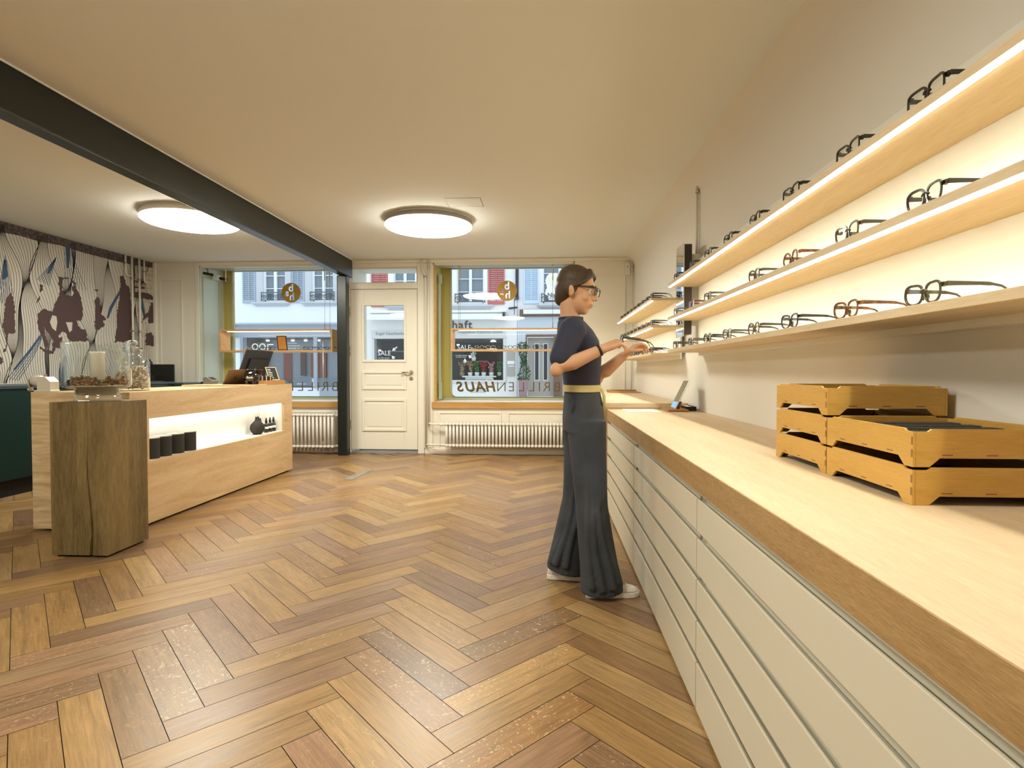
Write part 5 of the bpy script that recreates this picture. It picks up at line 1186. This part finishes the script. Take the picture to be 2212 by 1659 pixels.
# ================================================================== THE STREET OUTSIDE
YS_ = 20.0
def FX(px): return at(px, 700, 1, YS_).x
def FZ(py, px=900): return at(px, py, 1, YS_).z
GZ = .20
b = MB(); b.box(-26, 16, YG+.12, YS_+1, -.3, GZ-.02); st = b.build('street_pavement', mat('grey_street_paving', (.62,.62,.62), .8, var=.2, vscale=3)); tag(st, kind='structure')
HM = dict(l=mat('cool_white_render', (.86,.90,.93), .9), m=mat('warm_white_render', (.90,.89,.86), .9), r=mat('lilac_white_render', (.88,.86,.91), .9),
    sg=mat('blue_grey_shutter', (.40,.47,.56), .6), sr=mat('brick_red_shutter', (.58,.16,.15), .6), sb=mat('light_blue_shutter', (.62,.76,.90), .6), fw=mat('white_window_sash', (.86,.89,.90), .5), st=mat('grey_stone_surround', (.60,.62,.66), .8),
    gl=mat('street_window_glass', (.19,.235,.28), .05, spec=.8), aw=mat('white_awning_cloth', (.90,.91,.92), .8), dk=mat('dark_iron', (.05,.055,.065), .6), gp=mat('grey_shopfront_paint', (.40,.44,.50), .6), bz=mat('brown_door_surround', (.20,.12,.085), .6),
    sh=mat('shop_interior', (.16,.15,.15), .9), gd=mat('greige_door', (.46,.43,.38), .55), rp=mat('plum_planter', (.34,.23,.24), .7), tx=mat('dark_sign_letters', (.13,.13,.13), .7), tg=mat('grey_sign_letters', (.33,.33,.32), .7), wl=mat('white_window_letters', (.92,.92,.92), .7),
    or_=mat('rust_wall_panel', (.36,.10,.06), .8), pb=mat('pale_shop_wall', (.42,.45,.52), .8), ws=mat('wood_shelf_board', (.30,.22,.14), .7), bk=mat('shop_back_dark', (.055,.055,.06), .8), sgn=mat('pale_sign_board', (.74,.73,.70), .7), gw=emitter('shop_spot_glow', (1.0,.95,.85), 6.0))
def fbox(mb, p0, q0, p1, q1, d0, d1, mi=0):
    """box on the facade: photo corners, from depth d0 to d1 in front of it"""
    mb.box(FX(p0), FX(p1), YS_-d1, YS_-d0, FZ(q1), FZ(q0), mi); return mb
def house(name, p0, p1, m, label, holes=()):
    t = thing(name, label, 'building', ((FX(p0)+FX(p1))/2, YS_, GZ))
    # wall with real openings cut as strips
    xs = sorted({p0, p1, *[h[0] for h in holes], *[h[2] for h in holes]}); b = MB(); top = 380
    for a, c in zip(xs[:-1], xs[1:]):
        mid = (a+c)/2; cut = sorted([(h[1], h[3]) for h in holes if h[0] <= mid <= h[2]]); y = top
        for u, v in cut:
            if u > y: fbox(b, a, y, c, u, -.30, 0)
            y = max(y, v)
        if y < 858: fbox(b, a, y, c, 858, -.30, 0)
    b.build('wall', m, t); return t
def window(t, p0, p1, q0, q1, bars=(), grille=True, curtain=False):
    """double sash in a wall opening; bars at photo rows"""
    b = MB(); w = 2.2; fbox(b, p0, q0, p0+w, q1, -.14, -.06); fbox(b, p1-w, q0, p1, q1, -.14, -.06); fbox(b, (p0+p1)/2-3.0, q0, (p0+p1)/2+3.0, q1, -.14, -.05); fbox(b, p0, q1-3, p1, q1, -.14, -.06)
    for r_ in bars: fbox(b, p0, r_-.8, p1, r_+.8, -.13, -.07)
    wd_ = b.build('window', HM['fw'], t); b = MB(); fbox(b, p0+.5, q0, p1-.5, q1-.5, -.18, -.145); b.build('pane', HM['gl'], wd_)
    if grille:
        b = MB(); z0, z1 = FZ(q1-1), FZ(q1-19); x0, x1 = FX(p0-3), FX(p1+3); y = YS_ - .10
        b.tube([(x0,y,z1),(x1,y,z1)], .014, 6); b.tube([(x0,y,z0),(x0,y,z1+.02)], .014, 6); b.tube([(x1,y,z0),(x1,y,z1+.02)], .014, 6); b.tube([(x0,y,z0+.03),(x1,y,z0+.03)], .010, 6)
        n = 4; dx = (x1-x0)/n; h = z1 - z0
        for k in range(n):
            c = x0 + dx*(k+.5); s_ = 1 if k % 2 else -1; pts = []
            for i in range(26): a = i/25*math.pi*3.2; r_ = dx*.44*(1-i/32); pts.append((c + s_*r_*math.cos(a), y, z0 + h*.48 + r_*.75*math.sin(a)))
            b.tube(pts, .011, 5)
        b.build('window_grille', HM['dk'], wd_)
def shutter(t, p0, p1, q0, q1, m):
    b = MB(); w = 3.0; fbox(b, p0, q0, p0+w, q1, .02, .06); fbox(b, p1-w, q0, p1, q1, .02, .06); fbox(b, (p0+p1)/2-.9, q0, (p0+p1)/2+.9, q1-7, .021, .059); fbox(b, p0+w, q1-7, p1-w, q1, .022, .058)
    q = q0 + 2
    while q < q1 - 8:
        z = FZ(q); b.obox(((FX(p0)+FX(p1))/2, YS_-.04, z), (1,0,0), (0,1,-.9), (0,.9,1), (FX(p1)-FX(p0))/2-.02, .028, .006); q += 4.4
    return b.build('shutter', m, t)
def sill_(t, p0, p1, q):
    b = MB(); fbox(b, p0, q, p1, q+3, 0, .16); fbox(b, p0+4, q+3, p1-4, q+6, 0, .10); fbox(b, p0+7, q+6, p1-7, q+9, 0, .05); return b.build('window_sill', HM['st'], t)
def lettering(t, s_, pc, qc, hpx, d, m, bold=0, sx=1.0, name='sign_lettering', align='CENTER', spacing=1.0):
    b = MB(); x, z = FX(pc), FZ(qc); text_mesh(b, s_, hpx/60.5*1.35, lambda u, v, w: (x + u, YS_ - d - w, z + v), .01, bold=bold, sx=sx, align=align, spacing=spacing); return b.build(name, m, t)
# ---------- left house: blue-grey shutters above a design shop
L1 = house('house', 440, 786, HM['l'], 'white house across the street with blue-grey shutters above a design shop', [(571,540,617,649), (676,540,721,649), (523,727,785,838)])
for p0, p1 in ((571,617), (676,721)):
    window(L1, p0, p1, 540, 649, (592, 620, 629)); b = MB()
    for a, c in ((p0-13, p0-1), (p1+1, p1+13)): fbox(b, a, 540, c, 652, 0, .04)
    b.build('stone_surround', HM['st'], L1); sill_(L1, p0-24, p1+12, 651)
shutter(L1, 526, 554, 540, 652, HM['sg']); shutter(L1, 632, 659, 540, 652, HM['sg']); shutter(L1, 735, 760, 540, 652, HM['sg'])
b = MB(); fbox(b, 440, 696, 786, 699, 0, .22); fbox(b, 440, 699, 786, 701.5, 0, .10); b.build('cornice', HM['st'], L1); b = MB(); fbox(b, 440, 701.5, 786, 727, 0, .05); b.build('fascia', HM['gp'], L1)
b = MB(); fbox(b, 520, 724, 786, 728, -.02, .06); fbox(b, 520, 728, 526, 838, -.02, .06); fbox(b, 678, 728, 686, 838, -.02, .06); fbox(b, 781, 728, 786, 838, -.02, .06); sf = b.build('shop_front', HM['gp'], L1)
b = MB(); fbox(b, 523, 727, 788, 838, -1.35, -1.30); b.build('shop_back_wall', HM['pb'], L1)
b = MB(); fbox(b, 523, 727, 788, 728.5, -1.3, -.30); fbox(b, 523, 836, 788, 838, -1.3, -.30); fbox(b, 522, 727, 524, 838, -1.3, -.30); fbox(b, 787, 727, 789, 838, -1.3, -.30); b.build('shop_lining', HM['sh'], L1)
b = MB(); fbox(b, 526, 728, 679, 836, -.06, -.05); fbox(b, 686, 728, 781, 858, -.06, -.05); b.build('shop_pane', M['pane'], sf)
b = MB(); fbox(b, 640, 760, 676, 815, -1.28, -1.22); fbox(b, 578, 760, 596, 825, -1.28, -1.22); b.build('rust_panel', HM['or_'], L1)
b = MB(); fbox(b, 620, 757, 631, 812, -1.2, -1.1); b.build('tall_banner', mat('brown_banner', (.13,.055,.045), .8), L1); b = MB(); fbox(b, 527, 735, 545, 836, -1.1, -.9); b.build('side_cabinet', mat('olive_cabinet', (.30,.31,.20), .8), L1)
b = MB()
for px in (556, 585, 612, 641, 670): b.lathe([(.0001,0),(.06,0),(.06,.05),(.0001,.05)], (FX(px), YS_+.75, FZ(730)-.06), 12)
b.build('ceiling_spots', HM['gw'], L1)
b = MB()
for px in (549, 565): b.lathe([(.085,0),(.125,0),(.125,.02),(.085,.02)], (FX(px), YS_+.04, FZ(748)), 24, axis='y', closed=True)
x, z = FX(582), FZ(748); b.box(x-.12, x-.08, YS_+.04, YS_+.06, z-.14, z+.08); b.box(x-.12, x+.12, YS_+.04, YS_+.06, z+.06, z+.10); b.build('window_lettering', HM['wl'], L1)
for k, s_ in enumerate(('PRODUKTDESIGN', 'MÖBELMANUFAKTUR', 'INNENARCHITEKTUR')): lettering(L1, s_, 611, 740.5 + k*5.6, 2.2, -.045, HM['wl'], 0, 1.25, 'window_lettering', 'LEFT')
lettering(L1, '@oneshop', 649, 829.5, 3, -.045, HM['wl'], 0, 1.1, 'window_lettering')
b = MB(); fbox(b, 668, 818, 678, 836, -.40, -.20); bag = b.build('paper_bag', HM['wl'], L1)
b = MB(); b.tube([(FX(671), YS_+.3, FZ(818)), (FX(671), YS_+.3, FZ(814)), (FX(675), YS_+.3, FZ(814)), (FX(675), YS_+.3, FZ(818))], .008, 6); b.build('bag_handle', HM['sgn'], bag)
b = MB(); b.tube([(FX(700), YS_-.10, FZ(736)), (FX(700), YS_-.10, FZ(835))], .028, 8); b.build('door_pull', M['chrome'], L1)
b = MB(); fbox(b, 690, 836, 786, 858, .0, .04); b.build('door_foot', HM['gp'], L1)
b = MB(); c = (FX(509), YS_-.12, FZ(706)); b.tube([(c[0], YS_, c[2]+.05), (c[0], YS_-.35, c[2]+.08)], .02, 6); b.tube([(c[0],YS_-.3,c[2]+.06),(c[0],YS_-.3,c[2]-.2)], .012, 6); b.box(c[0]-.07,c[0]+.07,YS_-.37,YS_-.23,c[2]-.75,c[2]-.22); b.lathe([(.001,-.2),(.11,-.26),(.09,-.30)], (c[0],YS_-.3,c[2]), 8); b.build('wall_lantern', HM['dk'], L1)
# ---------- middle house: red shutters above a gift shop
L2 = house('house', 787, 1117, HM['m'], 'warm white house across the street with red shutters above a gift shop', [(851,540,898,656), (987,540,1045,656), (808,731,1089,822)])
window(L2, 851, 898, 540, 656, (606, 634)); window(L2, 987, 1045, 540, 656, (603, 631))
for p0, p1 in ((851,898), (987,1045)):
    b = MB(); fbox(b, p0-12, 540, p0, 660, 0, .03); fbox(b, p1, 540, p1+8, 660, 0, .03); b.build('stone_surround', HM['m'], L2); sill_(L2, p0-18, p1+22, 660)
shutter(L2, 803, 838, 540, 663, HM['sr']); shutter(L2, 910, 940, 540, 663, HM['sr']); shutter(L2, 945, 975, 540, 663, HM['sr']); shutter(L2, 1055, 1090, 540, 659, HM['sr'])
b = MB(); fbox(b, 800, 672, 1094, 676, 0, .14); b.build('cornice', HM['m'], L2)
b = MB(); a0, a1 = FX(800), FX(1087); b.prism([(0, FZ(677)), (-.62, FZ(690)), (-.62, FZ(694)), (-.55, FZ(694)), (0, FZ(680))], lambda u, v, d: (d, YS_ + u, v), a0, a1); aw = b.build('awning', HM['aw'], L2); b = MB(); fbox(b, 1087, 677, 1091, 691, 0, .3); fbox(b, 1090, 688, 1094, 691, 0, .62); b.build('awning_bracket', HM['dk'], aw)
lettering(L2, 'schaft', 1020, 703, 18, .02, HM['tx'], .006, 1.05, spacing=1.15, align='RIGHT')
b = MB(); fbox(b, 803, 713, 1092, 727, 0, .05); b.build('sign_board', HM['sgn'], L2)
lettering(L2, 'Engel Geschenke Dekoratives', 812, 720.5, 7, .055, HM['tg'], 0, 1.0, align='LEFT'); lettering(L2, 'Ausgefallenes Praktisches Schönes', 1086, 718, 6, .055, HM['tg'], 0, .86, align='RIGHT')
b = MB(); fbox(b, 804, 727, 1093, 731.5, -.02, .06); fbox(b, 804, 731, 809, 826, -.02, .06); fbox(b, 1087, 731, 1093, 826, -.02, .06); fbox(b, 804, 821, 1093, 826, -.02, .08); fbox(b, 940, 731, 946, 822, -.02, .04); sf = b.build('shop_front', HM['sgn'], L2)
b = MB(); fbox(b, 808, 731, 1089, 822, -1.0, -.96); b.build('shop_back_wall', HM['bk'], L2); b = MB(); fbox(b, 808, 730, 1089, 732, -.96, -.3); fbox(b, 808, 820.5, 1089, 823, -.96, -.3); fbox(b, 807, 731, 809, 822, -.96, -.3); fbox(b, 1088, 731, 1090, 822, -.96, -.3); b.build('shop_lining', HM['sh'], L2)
b = MB(); fbox(b, 809, 731, 1088, 822, -.055, -.05); b.build('shop_pane', M['pane'], sf)
b = MB()
for q in (757, 779): fbox(b, 812, q, 935, q+2, -.8, -.5)
fbox(b, 1004, 779, 1050, 781, -.8, -.5); b.build('display_shelf', HM['ws'], L2); b = MB(); fbox(b, 996, 812, 1070, 815, -.6, -.25); fbox(b, 1002, 815, 1062, 821, -.5, -.32); b.build('display_ledge', HM['wl'], L2)
b = MB(); b.lathe([(.0001,0),(.11,0),(.08,.05),(.0001,.07)], (FX(1062), YS_+.6, FZ(737)), 16); b.lathe([(.0001,0),(.05,0),(.05,.04),(.0001,.04)], (FX(985), YS_+.5, FZ(745)), 12); b.lathe([(.0001,0),(.05,0),(.05,.04),(.0001,.04)], (FX(811.5), YS_+.5, FZ(757)), 12); b.build('shop_lamp', HM['gw'], L2)
for pc, qc, h_ in ((829, 763, 11), (1002, 751, 11)): lettering(L2, 'SALE', pc, qc, h_, -.045, HM['wl'], 0, .95, 'window_lettering')
for pc, qc in ((828, 773), (828, 776.5), (996, 768), (996, 771.5)): lettering(L2, 'mit 30% auf alles' if qc in (773, 768) else 'auf dem Tisch', pc, qc, 2.4, -.045, HM['wl'], 0, 1.2, 'window_lettering')
def arrow(px0, q0, px1, q1):
    b = MB(); a, c = Vector((FX(px0), YS_+.042, FZ(q0))), Vector((FX(px1), YS_+.042, FZ(q1))); d = (c-a).normalized(); s = Vector((-d.z, 0, d.x))
    v = [a+s*.02, a-s*.02, c-d*.12-s*.02, c-d*.12-s*.07, c, c-d*.12+s*.07, c-d*.12+s*.02]; b.add([tuple(p) for p in v] + [(p.x, p.y-.006, p.z) for p in v], [tuple(range(7)), tuple(range(13,6,-1))] + [(i, (i+1)%7, 7+(i+1)%7, 7+i) for i in range(7)]); b.build('window_arrow', HM['wl'], L2)
arrow(857, 749, 846, 758); arrow(851, 775, 845, 768); arrow(1018, 773, 1011, 767); arrow(1004, 784, 1004, 774)
b = MB(); fbox(b, 1096, 760, 1112, 812, 0, .06); mb_ = b.build('letter_box', HM['gd'], L2); b = MB(); fbox(b, 1096.5, 780, 1111.5, 787, .06, .075); fbox(b, 1098, 790, 1111, 792, .06, .075); b.build('name_plate', HM['wl'], mb_)
b = MB(); b.tube([(FX(1117), YS_-.07, FZ(400)), (FX(1117), YS_-.07, FZ(647))], .055, 10); fbox(b, 1113, 643, 1121, 649, 0, .13); b.build('drain_pipe', HM['dk'], L2)
b = MB(); x, z = FX(1112), FZ(662); b.tube([(x, YS_, z+.2), (x, YS_-.25, z+.22), (x, YS_-.25, z-.35)], .014, 6); b.tube([(x-.22, YS_-.05, z-.1), (x+.1, YS_-.05, z-.06)], .03, 6); b.build('wall_bracket', HM['dk'], L2)
# small pots and bouquets in the gift shop window
fl = dict(red=mat('red_flowers', (.42,.03,.05), .7), pink=mat('pink_flowers', (.55,.25,.28), .7), green=mat('fresh_leaves', (.06,.20,.06), .7), pale=mat('pale_blossoms', (.75,.70,.60), .7), tan=mat('dried_grass', (.40,.26,.14), .8), mint=mat('mint_pot', (.42,.58,.50), .5))
rng = random.Random(8)
for k, (px, q, col, pot, lab) in enumerate(((994,812,'tan','tan','dried tan bouquet at the left of the gift shop window'), (1012,812,'tan','wl','second dried bouquet in the gift shop window'), (1027,812,'green','wl','leafy green plant in a white pot in the gift shop window'), (1042,812,'red','wl','red flowers in the gift shop window'), (1059,812,'pink','wl','small pink plant in a white pot in the gift shop window'), (1077,812,'green','mint','green plant in a mint pot at the right of the gift shop window'), (1020,779,'pale','wl','pale blossoms on the little shelf of the gift shop window'))):
    x, z = FX(px), FZ(q); y = YS_ + .42; t = thing('potted_plant', lab, 'plant', (x, y, z), 'plants in the gift shop window'); b = MB(); b.lathe([(.0001,0),(.07,0),(.09,.13),(.0001,.13)], (x,y,z), 12); b.build('pot', HM['wl'] if pot == 'wl' else fl[pot], t); b = MB()
    for i in range(46):
        a = rng.uniform(0, 6.28); r_ = rng.uniform(0, .17); h = rng.uniform(.14, .50); b.ball((x + r_*math.cos(a)*h*2, y + r_*math.sin(a)*h*1.4, z+h), rng.uniform(.02,.045), 6, 0, (1,.7,.8))
    b.build('flowers' if col in ('red','pink','pale') else 'leaves', fl[col], t)
# ---------- right house: light blue shutters, grey ground floor, house door
L3 = house('house', 1118, 1420, HM['r'], 'lilac white house across the street with light blue shutters and a grey door', [(1173,540,1245,657), (1138,726,1212,856)])
window(L3, 1173, 1245, 540, 657, (593, 614, 635), True); sill_(L3, 1160, 1258, 660); shutter(L3, 1131, 1164, 540, 658, HM['sb'])
b = MB(); fbox(b, 1164, 540, 1173, 660, 0, .03); b.build('stone_surround', HM['r'], L3)
b = MB(); fbox(b, 1123, 671, 1420, 685, 0, .16); b.build('awning_box', HM['bz'], L3); b = MB(); fbox(b, 1131, 672, 1420, 681, .161, .26); b.build('awning', HM['aw'], L3)
b = MB(); fbox(b, 1120, 686, 1420, 724, 0, .03); fbox(b, 1120, 724, 1137, 857, 0, .03); b.build('grey_ground_floor', mat('pale_blue_grey_render', (.62,.68,.74), .85), L3)
b = MB(); fbox(b, 1136, 723, 1215, 729, -.02, .05); fbox(b, 1196, 729, 1215, 856, -.02, .05); fbox(b, 1136, 729, 1139, 856, -.02, .05); b.build('door_surround', HM['bz'], L3)
b = MB(); fbox(b, 1139, 729, 1197, 856, -.30, -.24); dr = b.build('house_door', HM['gd'], L3); b = MB()
for a in (1156, 1175): fbox(b, a, 744, a+7, 820, -.24, -.225)
b.build('door_slit_window', HM['dk'], dr); b = MB()
for a in (1153.5, 1172.5): fbox(b, a, 741, a+12, 743.5, -.24, -.22); fbox(b, a, 820.5, a+12, 823, -.24, -.22); fbox(b, a, 743.5, a+2.2, 820.5, -.24, -.22); fbox(b, a+9.8, 743.5, a+12, 820.5, -.24, -.22)
b.build('slit_frame', HM['sgn'], dr)
b = MB(); fbox(b, 1200, 741, 1300, 856, .0, .02); b.build('dark_side_panel', HM['gp'], L3)
# planter with a climbing shrub
x, z = FX(1131), FZ(856); y = YS_ - .30; t = thing('planter_shrub', 'tall narrow green shrub in a plum square planter beside the house door', 'plant', (x, y, z))
b = MB(); v = [(-.15,-.15),(.15,-.15),(.15,.15),(-.15,.15)]; b.loft([[(x+a*.88, y+c*.88, z) for a, c in v], [(x+a*1.1, y+c*1.1, FZ(820)) for a, c in v]], smooth=False); b.build('planter', HM['rp'], t); b = MB(); zz0, zz1 = FZ(821), FZ(741)
for i in range(520):
    k = rng.random(); a = rng.uniform(0, 6.28); w = .19 - .05*k + .05*math.sin(k*9); r_ = w*math.sqrt(rng.uniform(.2, 1)); p = Vector((x + r_*math.cos(a) + .03*math.sin(k*5), y + r_*math.sin(a), zz0 + (zz1-zz0)*k)); s = rng.uniform(.03, .055); d1 = Vector((rng.uniform(-1,1), rng.uniform(-1,1), rng.uniform(-.6,1))).normalized(); d2 = d1.cross(Vector((rng.uniform(-1,1), rng.uniform(-1,1), .3))).normalized()
    b.add([p - d1*s, p + d2*s*.55, p + d1*s, p - d2*s*.55], [(0,1,2,3)])
b.build('foliage', mat('dark_shrub_leaves', (.045,.12,.045), .6, var=.5, vscale=8), t, fixn=False); b = MB(); b.tube([(x, y, zz0), (x+.02, y, (zz0+zz1)/2), (x+.01, y, zz1)], .02, 6); b.build('stem', fl['tan'], t)
# ice-cream shaped shop sign hung before the right house
yS = 19.0; c = at(1195, 632, 1, yS); k = yS/1210.0; t = thing('hanging_sign', 'white cut-out shop sign shaped like a scoop in a tub reading Nina', 'sign', (c.x, yS, c.z))
def S(pts): return [(c.x + u*k, c.z + v*k) for u, v in pts]
out = [(-9,-16),(9,-16),(13,-6),(17,-4),(17,6),(14,9),(16,14),(15,19),(17,26),(13,36),(6,41),(-6,41),(-13,36),(-17,26),(-15,19),(-13,9),(-16,6),(-17,-4),(-13,-6)]
b = MB(); b.prism(S(out), lambda u, v, d: (u, yS - d, v), 0, .05); b.build('sign_board', HM['wl'], t); b = MB()
text_mesh(b, 'Nina', 13*k, lambda u, v, d: (c.x + u, yS - .056 - d, c.z - 6*k + v), .008, bold=.004); text_mesh(b, 'GELATERIA', 3.6*k, lambda u, v, d: (c.x + u, yS - .056 - d, c.z - 12.5*k + v), .008); b.build('sign_lettering', HM['tx'], t)
b = MB(); b.prism(S([(12*math.cos(2*math.pi*i/20)-1, 25+11*math.sin(2*math.pi*i/20)) for i in range(20)]), lambda u, v, d: (u, yS - d, v), .05, .056); b.build('pale_scoop', mat('pale_cream_print', (.86,.84,.68), .7), t); b = MB(); b.prism(S([(3,5),(14,4),(13,14),(8,20),(2,12)]), lambda u, v, d: (u, yS - d, v), .056, .060); b.build('lilac_print', mat('lilac_print', (.66,.68,.86), .7), t)
b = MB(); b.tube([(c.x, yS-.02, c.z+41*k), (c.x, yS-.02, c.z+52*k), (c.x, YS_, c.z+56*k)], .02, 8); b.build('sign_arm', HM['dk'], t)
for o in bpy.data.objects:
    if '_o' in o: del o['_o']
